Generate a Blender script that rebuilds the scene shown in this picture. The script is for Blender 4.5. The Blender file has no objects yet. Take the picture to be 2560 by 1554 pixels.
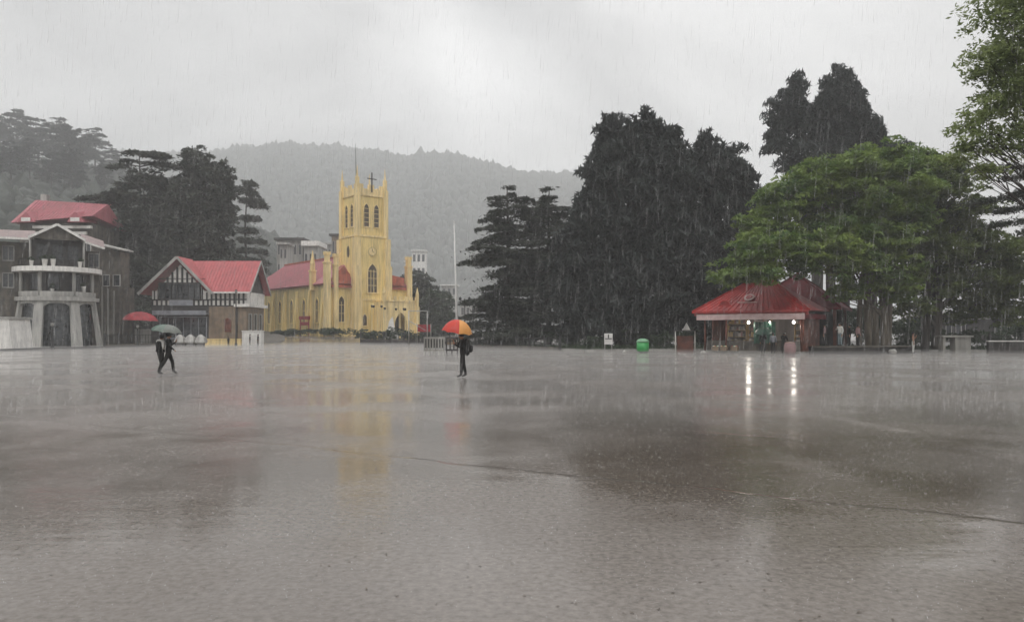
import bpy, bmesh, math, random
import numpy as np
from mathutils import Vector, Matrix
R = math.radians
sc = bpy.context.scene
C = sc.collection
# ------------------------------------------------------------------ camera
F, CX, HZ, CAMZ = 1900.0, 1280.0, 826.0, 1.8      # lens in photo pixels, horizon row, eye height
cam = bpy.data.cameras.new("camera"); camo = bpy.data.objects.new("camera", cam); C.objects.link(camo)
camo.location = (0, 0, CAMZ); camo.rotation_euler = (R(90), 0, 0)
cam.sensor_width = 36; cam.lens = 36*F/2560; cam.shift_y = (HZ-777)/2560
cam.clip_start = 0.1; cam.clip_end = 12000
sc.camera = camo
sc.view_settings.view_transform = 'Standard'; sc.view_settings.look = 'None'
sc.view_settings.gamma = 1; sc.view_settings.exposure = 0.50
sc.render.engine = 'CYCLES'
sc.cycles.max_bounces = 6; sc.cycles.diffuse_bounces = 3; sc.cycles.glossy_bounces = 3
sc.cycles.transparent_max_bounces = 16; sc.cycles.volume_bounces = 2
sc.cycles.use_denoising = True

def P(px, py, Y):
    return Vector(((px-CX)/F*Y, Y, CAMZ+(HZ-py)/F*Y))
def X(px, Y): return (px-CX)/F*Y
def Z(py, Y): return CAMZ+(HZ-py)/F*Y

# ------------------------------------------------------------------ world: overcast sky
SUN_EL, SUN_AZ = 55, 200        # high, behind the camera and a little left
w = bpy.data.worlds.new("World"); sc.world = w; w.use_nodes = True
nt = w.node_tree; N = nt.nodes; L = nt.links
for n in list(N): N.remove(n)
out = N.new('ShaderNodeOutputWorld'); bg = N.new('ShaderNodeBackground'); L.new(bg.outputs[0], out.inputs[0])
bg.inputs[1].default_value = 0.1
sky = N.new('ShaderNodeTexSky'); sky.sky_type = 'NISHITA'; sky.sun_disc = False
sky.sun_elevation = R(SUN_EL); sky.sun_rotation = R(SUN_AZ)
tc = N.new('ShaderNodeTexCoord')
def wmap(sx, sy, sz):
    m = N.new('ShaderNodeMapping'); L.new(tc.outputs['Generated'], m.inputs[0]); m.inputs['Scale'].default_value = (sx, sy, sz); return m
n1 = N.new('ShaderNodeTexNoise'); n1.inputs['Scale'].default_value = 1.0; n1.inputs['Detail'].default_value = 5; n1.inputs['Roughness'].default_value = .5
n1.inputs['Distortion'].default_value = .5
L.new(wmap(1.9, 1.2, 4.2).outputs[0], n1.inputs[0])
cr = N.new('ShaderNodeValToRGB'); L.new(n1.outputs[0], cr.inputs[0])
e = cr.color_ramp.elements
e[0].position = .36; e[0].color = (3.9, 3.9, 3.88, 1)
e[1].position = .64; e[1].color = (8.3, 8.25, 8.15, 1)
# brighter gap in the cloud, seen above the tower
gd = Vector((-100, 1900, 590)).normalized()
vm = N.new('ShaderNodeVectorMath'); vm.operation = 'DISTANCE'; L.new(tc.outputs['Generated'], vm.inputs[0]); vm.inputs[1].default_value = gd
mr = N.new('ShaderNodeMapRange'); mr.interpolation_type = 'SMOOTHSTEP'
mr.inputs['From Min'].default_value = .0; mr.inputs['From Max'].default_value = .2; mr.inputs['To Min'].default_value = 2.2; mr.inputs['To Max'].default_value = 0
L.new(vm.outputs['Value'], mr.inputs[0])
# zenith of an overcast sky is brighter than its horizon
sx = N.new('ShaderNodeSeparateXYZ'); L.new(tc.outputs['Generated'], sx.inputs[0])
mz = N.new('ShaderNodeMapRange'); mz.interpolation_type = 'SMOOTHSTEP'
mz.inputs['From Min'].default_value = .42; mz.inputs['From Max'].default_value = 1.0; mz.inputs['To Min'].default_value = 1.0; mz.inputs['To Max'].default_value = 2.0
L.new(sx.outputs[2], mz.inputs[0])
ad = N.new('ShaderNodeVectorMath'); ad.operation = 'ADD'; L.new(cr.outputs[0], ad.inputs[0])
cb = N.new('ShaderNodeCombineXYZ')
for i in range(3): L.new(mr.outputs[0], cb.inputs[i])
L.new(cb.outputs[0], ad.inputs[1])
ml = N.new('ShaderNodeVectorMath'); ml.operation = 'SCALE'; L.new(ad.outputs[0], ml.inputs[0]); L.new(mz.outputs[0], ml.inputs['Scale'])
mx = N.new('ShaderNodeMixRGB'); mx.inputs[0].default_value = .95; L.new(sky.outputs[0], mx.inputs[1]); L.new(ml.outputs[0], mx.inputs[2])
L.new(mx.outputs[0], bg.inputs[0])
# ------------------------------------------------------------------ sun behind the clouds
sl = bpy.data.lights.new("sun", 'SUN'); sl.energy = 0.9; sl.angle = R(40); sl.color = (1, .97, .93)
so = bpy.data.objects.new("sun", sl); C.objects.link(so)
sd = Vector((math.sin(R(SUN_AZ))*math.cos(R(SUN_EL)), math.cos(R(SUN_AZ))*math.cos(R(SUN_EL)), math.sin(R(SUN_EL))))
so.rotation_euler = (-sd).to_track_quat('-Z', 'Y').to_euler(); so.location = (0, -50, 80)

# ------------------------------------------------------------------ materials
def mat(name, col, rough=.6, var=.15, scale=1.5, col2=None, bump=0, bscale=20, metal=0, spec=.5, streak=0, detail=4, dirt=0):
    m = bpy.data.materials.new(name); m.use_nodes = True
    t = m.node_tree; b = t.nodes['Principled BSDF']
    b.inputs['Roughness'].default_value = rough; b.inputs['Metallic'].default_value = metal
    b.inputs['Specular IOR Level'].default_value = spec
    co = t.nodes.new('ShaderNodeTexCoord'); mp = t.nodes.new('ShaderNodeMapping'); t.links.new(co.outputs['Object'], mp.inputs[0])
    if streak: mp.inputs['Scale'].default_value = (1, 1, 1/streak)
    nz = t.nodes.new('ShaderNodeTexNoise'); nz.inputs['Scale'].default_value = scale; nz.inputs['Detail'].default_value = detail
    t.links.new(mp.outputs[0], nz.inputs[0])
    r = t.nodes.new('ShaderNodeValToRGB'); t.links.new(nz.outputs[0], r.inputs[0])
    c2 = col2 if col2 else tuple(c*(1-2*var) for c in col)
    c1 = col if col2 else tuple(min(1, c*(1+var)) for c in col)
    r.color_ramp.elements[0].position = .33; r.color_ramp.elements[0].color = (*c2, 1)
    r.color_ramp.elements[1].position = .67; r.color_ramp.elements[1].color = (*c1, 1)
    src = r.outputs[0]
    if dirt:
        mp2 = t.nodes.new('ShaderNodeMapping'); t.links.new(co.outputs['Object'], mp2.inputs[0]); mp2.inputs['Scale'].default_value = (1, 1, .09)
        nd = t.nodes.new('ShaderNodeTexNoise'); nd.inputs['Scale'].default_value = 2.6; nd.inputs['Detail'].default_value = 6; nd.inputs['Roughness'].default_value = .65; t.links.new(mp2.outputs[0], nd.inputs[0])
        rd = t.nodes.new('ShaderNodeValToRGB'); t.links.new(nd.outputs[0], rd.inputs[0]); rd.color_ramp.elements[0].position = .36; rd.color_ramp.elements[0].color = (1-dirt, 1-dirt, 1-dirt*.95, 1)
        rd.color_ramp.elements[1].position = .58; rd.color_ramp.elements[1].color = (1, 1, 1, 1)
        mm = t.nodes.new('ShaderNodeMixRGB'); mm.blend_type = 'MULTIPLY'; mm.inputs[0].default_value = 1; t.links.new(src, mm.inputs[1]); t.links.new(rd.outputs[0], mm.inputs[2]); src = mm.outputs[0]
    t.links.new(src, b.inputs['Base Color'])
    if bump:
        n2 = t.nodes.new('ShaderNodeTexNoise'); n2.inputs['Scale'].default_value = bscale; n2.inputs['Detail'].default_value = 3
        t.links.new(co.outputs['Object'], n2.inputs[0])
        bp = t.nodes.new('ShaderNodeBump'); bp.inputs['Strength'].default_value = bump; bp.inputs['Distance'].default_value = .05
        t.links.new(n2.outputs[0], bp.inputs['Height']); t.links.new(bp.outputs[0], b.inputs['Normal'])
    return m
def leafmat(name, c1, c2, scale=.35, trans=.25, rough=.55):
    m = mat(name, c1, rough, col2=c2, scale=scale, detail=6, spec=.3)
    t = m.node_tree; b = t.nodes['Principled BSDF']; o = t.nodes['Material Output']
    rmp = [n for n in t.nodes if n.type == 'VALTORGB'][0]
    tr = t.nodes.new('ShaderNodeBsdfTranslucent'); mx = t.nodes.new('ShaderNodeMixShader'); mx.inputs[0].default_value = trans
    t.links.new(rmp.outputs[0], tr.inputs[0]); t.links.new(b.outputs[0], mx.inputs[1]); t.links.new(tr.outputs[0], mx.inputs[2])
    t.links.new(mx.outputs[0], o.inputs[0]); return m
M = {}
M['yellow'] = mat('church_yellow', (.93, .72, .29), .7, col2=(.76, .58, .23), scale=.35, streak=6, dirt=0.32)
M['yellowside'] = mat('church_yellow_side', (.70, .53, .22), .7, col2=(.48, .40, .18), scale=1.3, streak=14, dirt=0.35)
M['cream'] = mat('cream_paint', (.90, .70, .34), .6, var=.08, scale=.8, streak=4, dirt=0.32)
M['pinkroof'] = mat('pink_tin_roof', (.46, .13, .16), .5, col2=(.38, .13, .14), scale=.6, dirt=0.25)
M['rustroof'] = mat('rust_red_roof', (.45, .11, .06), .5, var=.2, scale=1, dirt=0.3)
M['redroof'] = mat('red_tin_roof', (.45, .09, .095), .5, col2=(.38, .08, .085), scale=.9, streak=3, dirt=0.22)
M['kioskroof'] = mat('glossy_red_tin', (.42, .025, .02), .38, col2=(.24, .015, .015), scale=1.2, bump=.25, bscale=2.5)
M['darkredroof'] = mat('dark_red_tin', (.20, .012, .02), .75, col2=(.11, .008, .012), scale=1.2, bump=.2, bscale=3)
M['white'] = mat('white_paint', (.82, .80, .76), .5, var=.08, scale=2, dirt=0.2)
M['greywhite'] = mat('weathered_white', (.47, .46, .43), .6, col2=(.33, .32, .30), scale=1.2, streak=5, dirt=0.35)
M['concrete'] = mat('concrete', (.34, .33, .30), .6, col2=(.22, .21, .19), scale=1.2, streak=4, dirt=0.3)
M['stone'] = mat('dressed_stone', (.15, .13, .105), .7, col2=(.07, .065, .055), scale=1.8, bump=.5, bscale=5, dirt=0.4)
M['stonebrown'] = mat('brown_stone', (.30, .22, .15), .7, col2=(.19, .15, .11), scale=1.4, bump=.5, bscale=4, dirt=0.35)
M['dark'] = mat('dark_painted', (.045, .04, .038), .6, var=.3, scale=2)
M['timber'] = mat('black_timber', (.03, .028, .026), .6, var=.3)
M['glass'] = mat('window_glass', (.05, .055, .06), .12, var=.4, scale=3, spec=.6)
M['glassbrown'] = mat('dark_church_glass', (.085, .06, .03), .4, var=.4, scale=4)
M['bluegrey'] = mat('blue_grey_board', (.25, .26, .29), .5, var=.15)
M['doorred'] = mat('red_brown_door', (.16, .05, .03), .5, var=.25)
M['iron'] = mat('black_iron', (.03, .03, .03), .45, var=.3)
M['greymetal'] = mat('galvanised_metal', (.42, .41, .39), .4, var=.15, metal=.3)
M['whitepole'] = mat('white_pole_paint', (.70, .69, .67), .4, var=.06)
M['red'] = mat('red_cloth', (.34, .03, .04), .6, var=.2)
M['pinkboard'] = mat('faded_pink_board', (.55, .38, .36), .5, col2=(.40, .24, .22), scale=3)
M['paleroof'] = mat('faded_pink_tin', (.30, .21, .20), .5, col2=(.20, .15, .145), scale=1)
M['signpink'] = mat('washed_pink_sign', (.72, .56, .54), .5, col2=(.55, .38, .37), scale=2)
M['green'] = mat('green_sheet', (.018, .09, .055), .5, var=.3, scale=3)
M['bingreen'] = mat('green_bin_plastic', (.05, .38, .10), .4, var=.1)
M['palegreen'] = mat('pale_green_lid', (.20, .40, .24), .4, var=.1)
M['skin'] = mat('skin', (.32, .17, .10), .5, var=.05)
M['hair'] = mat('black_hair', (.012, .01, .01), .5)
M['black'] = mat('black_cloth', (.010, .009, .009), .9, var=.2)
M['trouser'] = mat('dark_trousers', (.016, .014, .013), .9, var=.2)
M['lightshirt'] = mat('light_grey_shirt', (.55, .53, .50), .7, var=.1)
M['whiteshirt'] = mat('white_shirt', (.66, .66, .62), .7, var=.1)
M['bluecloth'] = mat('pale_blue_trousers', (.20, .26, .28), .7, var=.1)
M['pinkshirt'] = mat('faded_pink_shirt', (.35, .22, .22), .7, var=.1)
M['bark'] = mat('dark_bark', (.055, .045, .038), .8, col2=(.03, .026, .022), scale=3, bump=.5, bscale=10, streak=4)
M['palebark'] = mat('pale_bark', (.20, .17, .13), .8, col2=(.10, .085, .065), scale=2.5, bump=.5, bscale=8, streak=4)
M['lf_cedar'] = leafmat('cedar_needles', (.085, .096, .072), (.030, .038, .030), .45)
M['lf_dark'] = leafmat('dark_conifer_needles', (.040, .050, .046), (.011, .014, .015), .5, .15)
M['lf_mid'] = leafmat('grey_green_needles', (.05, .062, .046), (.024, .032, .024), .3)
M['lf_green'] = leafmat('bright_green_leaves', (.25, .33, .07), (.06, .12, .032), .42, .4)
M['lf_near'] = leafmat('near_green_leaves', (.17, .22, .06), (.045, .07, .022), .6, .4)
M['lf_bough'] = leafmat('pale_bough_leaves', (.32, .38, .16), (.11, .15, .055), .9, .5)
M['lf_bush'] = leafmat('bush_leaves', (.05, .08, .035), (.02, .035, .018), .8)
M['lf_hill'] = leafmat('far_forest', (.045, .053, .042), (.034, .042, .034), .02, 0)
M['slope'] = mat('hill_undergrowth', (.06, .075, .05), .9, col2=(.03, .04, .028), scale=.06, detail=8)

# ------------------------------------------------------------------ tagging helpers
def tag(o, label, cat, group=None, kind=None):
    if label: o['label'] = label
    if cat: o['category'] = cat
    if group: o['group'] = group
    if kind: o['kind'] = kind
    return o
def thing(name, label, cat, loc=(0, 0, 0), rotz=0, group=None):
    o = bpy.data.objects.new(name, None); C.objects.link(o); o.empty_display_size = .3
    o.location = loc; o.rotation_euler = (0, 0, rotz)
    return tag(o, label, cat, group)
def link(name, me, parent=None, loc=(0, 0, 0), rotz=0):
    o = bpy.data.objects.new(name, me); C.objects.link(o); o.location = loc; o.rotation_euler = (0, 0, rotz)
    if parent: o.parent = parent
    return o
def copy_tree(o, parent=None):
    c = o.copy(); C.objects.link(c)
    if parent: c.parent = parent
    for ch in o.children: copy_tree(ch, c)
    return c

class MB:
    """collects simple solids, builds one mesh object"""
    def __init__(s): s.v = []; s.f = []; s.m = []; s.sm = []
    def add(s, vs, fs, mi=0, smooth=False):
        b = len(s.v); s.v += [tuple(v) for v in vs]
        for f in fs: s.f.append(tuple(b+i for i in f)); s.m.append(mi); s.sm.append(smooth)
        return s
    def box(s, x0, x1, y0, y1, z0, z1, mi=0):
        v = [(x0,y0,z0),(x1,y0,z0),(x1,y1,z0),(x0,y1,z0),(x0,y0,z1),(x1,y0,z1),(x1,y1,z1),(x0,y1,z1)]
        return s.add(v, [(0,3,2,1),(4,5,6,7),(0,1,5,4),(1,2,6,5),(2,3,7,6),(3,0,4,7)], mi)
    def hexa(s, lo, hi, mi=0):                    # four lower and four upper corners
        return s.add(list(lo)+list(hi), [(0,3,2,1),(4,5,6,7),(0,1,5,4),(1,2,6,5),(2,3,7,6),(3,0,4,7)], mi)
    def prism(s, pts, d, mi=0):                   # polygon extruded by vector d
        n = len(pts); d = Vector(d); v = [Vector(p) for p in pts]; v2 = [p+d for p in v]
        f = [tuple(range(n)), tuple(range(2*n-1, n-1, -1))]
        for i in range(n): j = (i+1) % n; f.append((i, n+i, n+j, j))
        return s.add(v+v2, f, mi)
    def bar(s, a, b, w, h=None, mi=0):            # square bar between two points
        a = Vector(a); b = Vector(b); h = h or w
        d = (b-a).normalized(); up = Vector((0,0,1)) if abs(d.z) < .95 else Vector((0,1,0))
        sd = d.cross(up).normalized()*w/2; u = sd.cross(d).normalized()*h/2
        return s.hexa([a-sd-u, a+sd-u, b+sd-u, b-sd-u], [a-sd+u, a+sd+u, b+sd+u, b-sd+u], mi)
    def tube(s, pts, rs, n=8, mi=0, cap=True):
        pts = [Vector(p) for p in pts]
        if not hasattr(rs, '__len__'): rs = [rs]*len(pts)
        b = []; up = None
        for i, p in enumerate(pts):
            d = (pts[min(i+1, len(pts)-1)]-pts[max(i-1, 0)]).normalized()
            a = Vector((1,0,0)) if abs(d.x) < .9 else Vector((0,1,0))
            u = d.cross(a).normalized(); w_ = d.cross(u)
            b += [p+(u*math.cos(2*math.pi*k/n)+w_*math.sin(2*math.pi*k/n))*rs[i] for k in range(n)]
        f = []
        for i in range(len(pts)-1):
            for k in range(n): k2 = (k+1) % n; f.append((i*n+k, i*n+k2, (i+1)*n+k2, (i+1)*n+k))
        if cap: f.append(tuple(range(n-1, -1, -1))); f.append(tuple((len(pts)-1)*n+k for k in range(n)))
        return s.add(b, f, mi, True)
    def lathe(s, prof, n=16, c=(0,0,0), mi=0, smooth=True):
        v = []; f = []
        for r, z in prof:
            for k in range(n): a = 2*math.pi*k/n; v.append((c[0]+r*math.cos(a), c[1]+r*math.sin(a), c[2]+z))
        for i in range(len(prof)-1):
            for k in range(n): k2 = (k+1) % n; f.append((i*n+k, i*n+k2, (i+1)*n+k2, (i+1)*n+k))
        f.append(tuple(range(n-1, -1, -1))); f.append(tuple((len(prof)-1)*n+k for k in range(n)))
        return s.add(v, f, mi, smooth)
    def mesh(s, name, mats):
        me = bpy.data.meshes.new(name); me.from_pydata(s.v, [], s.f)
        for m in (mats if isinstance(mats, (list, tuple)) else [mats]): me.materials.append(M[m] if isinstance(m, str) else m)
        me.polygons.foreach_set('material_index', s.m); me.polygons.foreach_set('use_smooth', s.sm)
        me.update(); return me
    def build(s, name, mats, parent=None, loc=(0,0,0), rotz=0):
        return link(name, s.mesh(name, mats), parent, loc, rotz)

def arch(w, h, pointed=True, n=7):
    """outline of an arched opening in the XZ plane, sill at z=0"""
    sp = h - w*(.85 if pointed else .5); pts = [(-w/2, 0), (w/2, 0)]
    if pointed:
        r = w*1.0
        a1 = math.acos((r-w/2)/r)
        k = (h-sp)/(r*math.sin(a1))
        pts += [(w/2-r+r*math.cos(a1*i/n), sp+k*r*math.sin(a1*i/n)) for i in range(n+1)]
        pts += [(-w/2+r-r*math.cos(a1*i/n), sp+k*r*math.sin(a1*i/n)) for i in range(n-1, -1, -1)]
    else:
        pts += [(w/2*math.cos(math.pi*i/(2*n)), sp+w/2*math.sin(math.pi*i/(2*n))) for i in range(2*n+1)]
    return pts
def ring(mb, outer, inner, y0, y1, mi=0):
    n = len(outer); v = []
    for y in (y0, y1):
        v += [(p[0], y, p[1]) for p in outer]+[(p[0], y, p[1]) for p in inner]
    f = []
    for i in range(n):
        j = (i+1) % n
        f += [(i, j, n+j, n+i), (2*n+i, 3*n+i, 3*n+j, 2*n+j), (i, 2*n+i, 2*n+j, j), (n+i, n+j, 3*n+j, 3*n+i)]
    mb.add(v, f, mi)
_wc = {}
def window(parent, pos, rotz, w, h, kind='pointed', fr='cream', gl='glass', fw=.12, cols=1, rows=1, proud=.12, name='window'):
    """pane with a frame standing proud of the wall; local -Y is outward"""
    key = (w, h, kind, fr, gl, fw, cols, rows, proud)
    if key not in _wc:
        def outl(w_, h_, dz=0):
            if kind == 'square': p = [(-w_/2, 0), (w_/2, 0), (w_/2, h_), (-w_/2, h_)]
            else: p = arch(w_, h_, kind == 'pointed')
            return [(a, b+dz) for a, b in p]
        inn = outl(w, h); ou = outl(w+2*fw, h+2*fw, -fw)
        a = MB(); a.prism([(x, -.015, z) for x, z in inn], (0, .03, 0))
        b = MB(); ring(b, ou, inn, -proud, .02)
        for c in range(1, cols): x = -w/2+w*c/cols; b.box(x-.04, x+.04, -proud*.6, -.02, .01, h*(.97 if kind == 'square' else .8))
        for r_ in range(1, rows): z = h*r_/rows; b.box(-w/2+.01, w/2-.01, -proud*.5, -.022, z-.04, z+.04)
        _wc[key] = (a.mesh('window', gl), b.mesh('frame', fr))
    o = link(name, _wc[key][0], parent, pos, rotz)
    link('frame', _wc[key][1], o)
    return o

# ------------------------------------------------------------------ foliage
def leaves(name, pts, size, m, parent=None, flat=0.0, seed=0, elong=1.6, droop=0, loc=(0,0,0)):
    rng = np.random.default_rng(seed); pts = np.asarray(pts, dtype=np.float64); n = len(pts)
    nrm = rng.normal(size=(n, 3)); nrm[:, 2] += np.sign(nrm[:, 2])*flat*3
    nrm /= np.linalg.norm(nrm, axis=1)[:, None]
    t = np.cross(nrm, rng.normal(size=(n, 3))); t[:, 2] -= droop; t -= nrm*(t*nrm).sum(1)[:, None]
    t /= np.linalg.norm(t, axis=1)[:, None]+1e-9
    b = np.cross(nrm, t); s = size*rng.uniform(.55, 1.35, n)[:, None]
    q = np.stack([pts-t*s*elong/2, pts+b*s/2*.6, pts+t*s*elong/2, pts-b*s/2*.6], 1).reshape(-1, 3)
    me = bpy.data.meshes.new(name); me.vertices.add(4*n); me.vertices.foreach_set('co', q.astype(np.float32).ravel())
    me.loops.add(4*n); me.loops.foreach_set('vertex_index', np.arange(4*n, dtype=np.int32))
    me.polygons.add(n); me.polygons.foreach_set('loop_start', np.arange(n, dtype=np.int32)*4); me.polygons.foreach_set('loop_total', np.full(n, 4, dtype=np.int32))
    me.materials.append(M[m]); me.update(); me.validate()
    return link(name, me, parent, loc)
def blobpts(blobs, n, tuft=.5, per=8, seed=0, shell=.55, gap=.25, gs=.7, upright=1.0, csize=None):
    """leaf points gathered in many small domed clumps over ellipsoid masses, with gaps between them"""
    rng = np.random.default_rng(seed); out = []
    vol = np.array([b[1][0]*b[1][1]*b[1][2] for b in blobs])**(2/3.); vol = vol/vol.sum()
    for (c, r), fr in zip(blobs, vol):
        r = np.array(r); rc0 = csize or min(1.1, .30*r.mean()+.1)
        tot = n*fr*per; lc = max(24, int(58*(rc0/.8)**1.2)) if csize is None else 70
        k = max(5, int(tot/lc)); d = rng.normal(size=(k, 3)); d /= np.linalg.norm(d, axis=1)[:, None]
        rad = shell+(1-shell)*rng.random(k)**.55; rad[rng.random(k) < .25] *= rng.uniform(.2, .8)
        p = np.array(c)+d*rad[:, None]*r*(1+.24*np.sin(d[:, :1]*6+c[0])*np.sin(d[:, 2:]*7+c[2]))
        g = np.sin(p[:, 0]*gs*2.1+1)+np.sin(p[:, 1]*gs*1.7+2)+np.sin(p[:, 2]*gs*2.6+p[:, 0]*gs)
        p = p[g > -3+gap*4*rng.random(len(p))]
        for q in p:
            rc = rc0*rng.uniform(.55, 1.35); m = max(8, int(lc*rng.uniform(.6, 1.3)*(rc/rc0)**1.3))
            e = rng.normal(size=(m, 3)); e /= np.linalg.norm(e, axis=1)[:, None]; e[:, 2] = np.abs(e[:, 2])*.9-.25
            o = e*(rc*(.55+.45*rng.random(m)**.5))[:, None]*np.array([1, 1, .62*upright])+rng.normal(size=(m, 3))*tuft*.22
            out.append(q+o)
    return np.concatenate(out)
def cedar_parts(h, Rr, z0=.2, tiers=16, dens=26, seed=0, prof=None, lean=0, flat_top=0, tilt=.12):
    rng = np.random.default_rng(seed); rnd = random.Random(seed)
    tr = MB(); n = 7
    tp = [(lean*h*(i/n)**2+rnd.uniform(-.1, .1)*i/n, rnd.uniform(-.1, .1), h*.98*i/n) for i in range(n+1)]
    tr.tube(tp, [max(.04, .016*h*(1-i/n)**.8+.05) for i in range(n+1)], 8)
    pts = []
    for ti in range(tiers):
        t = z0+(1-z0)*(ti+.2*rnd.random())/(tiers-.4)
        if t > .995: t = .995
        base = prof(t) if prof else ((1-t)**.75*1.0+.06)
        for b in range(rnd.randint(4, 6)):
            a = rnd.random()*2*math.pi; bl = Rr*base*rnd.uniform(.55, 1.15)+.3
            zz = h*t+rnd.uniform(-.2, .2)*h/tiers; rise = rnd.uniform(-.02, tilt)*bl
            d = np.array([math.cos(a), math.sin(a)]); pr = np.array([-d[1], d[0]])
            x0 = lean*h*t*t
            tr.tube([(x0, 0, zz-.1), (x0+d[0]*bl*.5, d[1]*bl*.5, zz+rise), (x0+d[0]*bl*.92, d[1]*bl*.92, zz+rise-.1*bl)], [.012*bl+.03, .008*bl+.02, .015], 4, cap=False)
            k = int(dens*bl*(bl*.25+.5))
            s = .18+.82*rng.random(k)**.75; lat = rng.normal(size=k)*(.26*bl*(1.15-s)+.2)
            z = zz+rise*np.sin(s*1.9)-.12*bl*s**2+rng.normal(size=k)*.10-np.abs(lat)*.14
            pts.append(np.stack([x0+d[0]*bl*s+pr[0]*lat, d[1]*bl*s+pr[1]*lat, z], 1))
    return tr, np.concatenate(pts)
def cedar(name, label, loc, h, Rr, leaf=.34, m='lf_cedar', group=None, **k):
    t = thing(name, label, 'tree', loc, 0, group)
    tr, pts = cedar_parts(h, Rr, **k); tr.build('trunk', 'bark', t)
    leaves('crown', pts, leaf, m, t, flat=.55, seed=k.get('seed', 0), elong=2.0)
    return t
def limbtree(name, label, base, trunks, blobs, n, tuft, per, leaf, m, bark='bark', seed=0, group=None, tr_r=.4, twigs=3, spires=(), sat=0, ldroop=0, elong=1.6, **k):
    """trunks: list of (dx,dy) offsets at the base; limbs run up to the blobs"""
    t = thing(name, label, 'tree', base, 0, group); rnd = random.Random(seed); tr = MB(); base = Vector(base)
    bl = [(tuple(Vector(c)-base), r) for c, r in blobs]
    if sat:
        rs = np.random.default_rng(seed+5)
        for c, r in list(bl):
            for q in range(sat):
                d = rs.normal(size=3); d /= np.linalg.norm(d); d[2] = abs(d[2])*.8-.1; f_ = rs.uniform(.22, .42)
                bl.append((tuple(np.array(c)+d*np.array(r)*rs.uniform(.95, 1.18)), tuple(np.array(r)*f_)))
    n_main = len(blobs)
    for i, (c, r) in enumerate(bl[:n_main]):
        o = trunks[i % len(trunks)]; s = Vector((o[0], o[1], -.1)); e_ = Vector(c)
        if (e_-Vector((0, 0, e_.z))).length > 6.5 and len(bl) > 6:
            near = [Vector(b[0]) for b in bl if Vector(b[0]).xy.length < e_.xy.length-1.0]
            if near:
                s = min(near, key=lambda q: (q-e_).length); tr.tube([s, s.lerp(e_, .5)+Vector((0, 0, .2)), e_], [tr_r*.3, tr_r*.2, tr_r*.06], 6); continue
        fork = Vector((o[0]*.95+c[0]*.08, o[1]*.95+c[1]*.08, max(c[2]*.60, 1.0)))
        tr.tube([s, s.lerp(fork, .5)+Vector((rnd.uniform(-.12,.12), 0, 0)), fork, fork.lerp(e_, .5)+Vector((0, 0, .12*(e_-fork).length)), e_], [tr_r, tr_r*.8, tr_r*.6, tr_r*.26, tr_r*.08], 7)
        for q in range(twigs):
            d = Vector((rnd.gauss(0, 1)*r[0], rnd.gauss(0, 1)*r[1], rnd.gauss(0, .8)*r[2]))*.5
            tr.tube([fork.lerp(e_, rnd.uniform(.3, .9)), e_+d], [tr_r*.22, tr_r*.05], 5, cap=False)
    tr.build('trunk', bark, t)
    pts = [blobpts(bl, n, tuft, per, seed, **k)]
    for i, (px, py, Y, hh, rr) in enumerate(spires):        # feathery leading shoots standing out of the crown
        _, q = cedar_parts(hh+1.2, rr*.8, z0=.1, tiers=11, dens=24, seed=seed+i, tilt=.9); q[:, :2] += rnd.uniform(-.1, .1)*q[:, 2:]
        pts.append(q+np.array(P(px, py, Y)-base)-np.array([0, 0, hh+.7]))
    leaves('crown', np.concatenate(pts), leaf, m, t, seed=seed, flat=.2 if not ldroop else 0, droop=ldroop, elong=elong)
    return t

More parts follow.
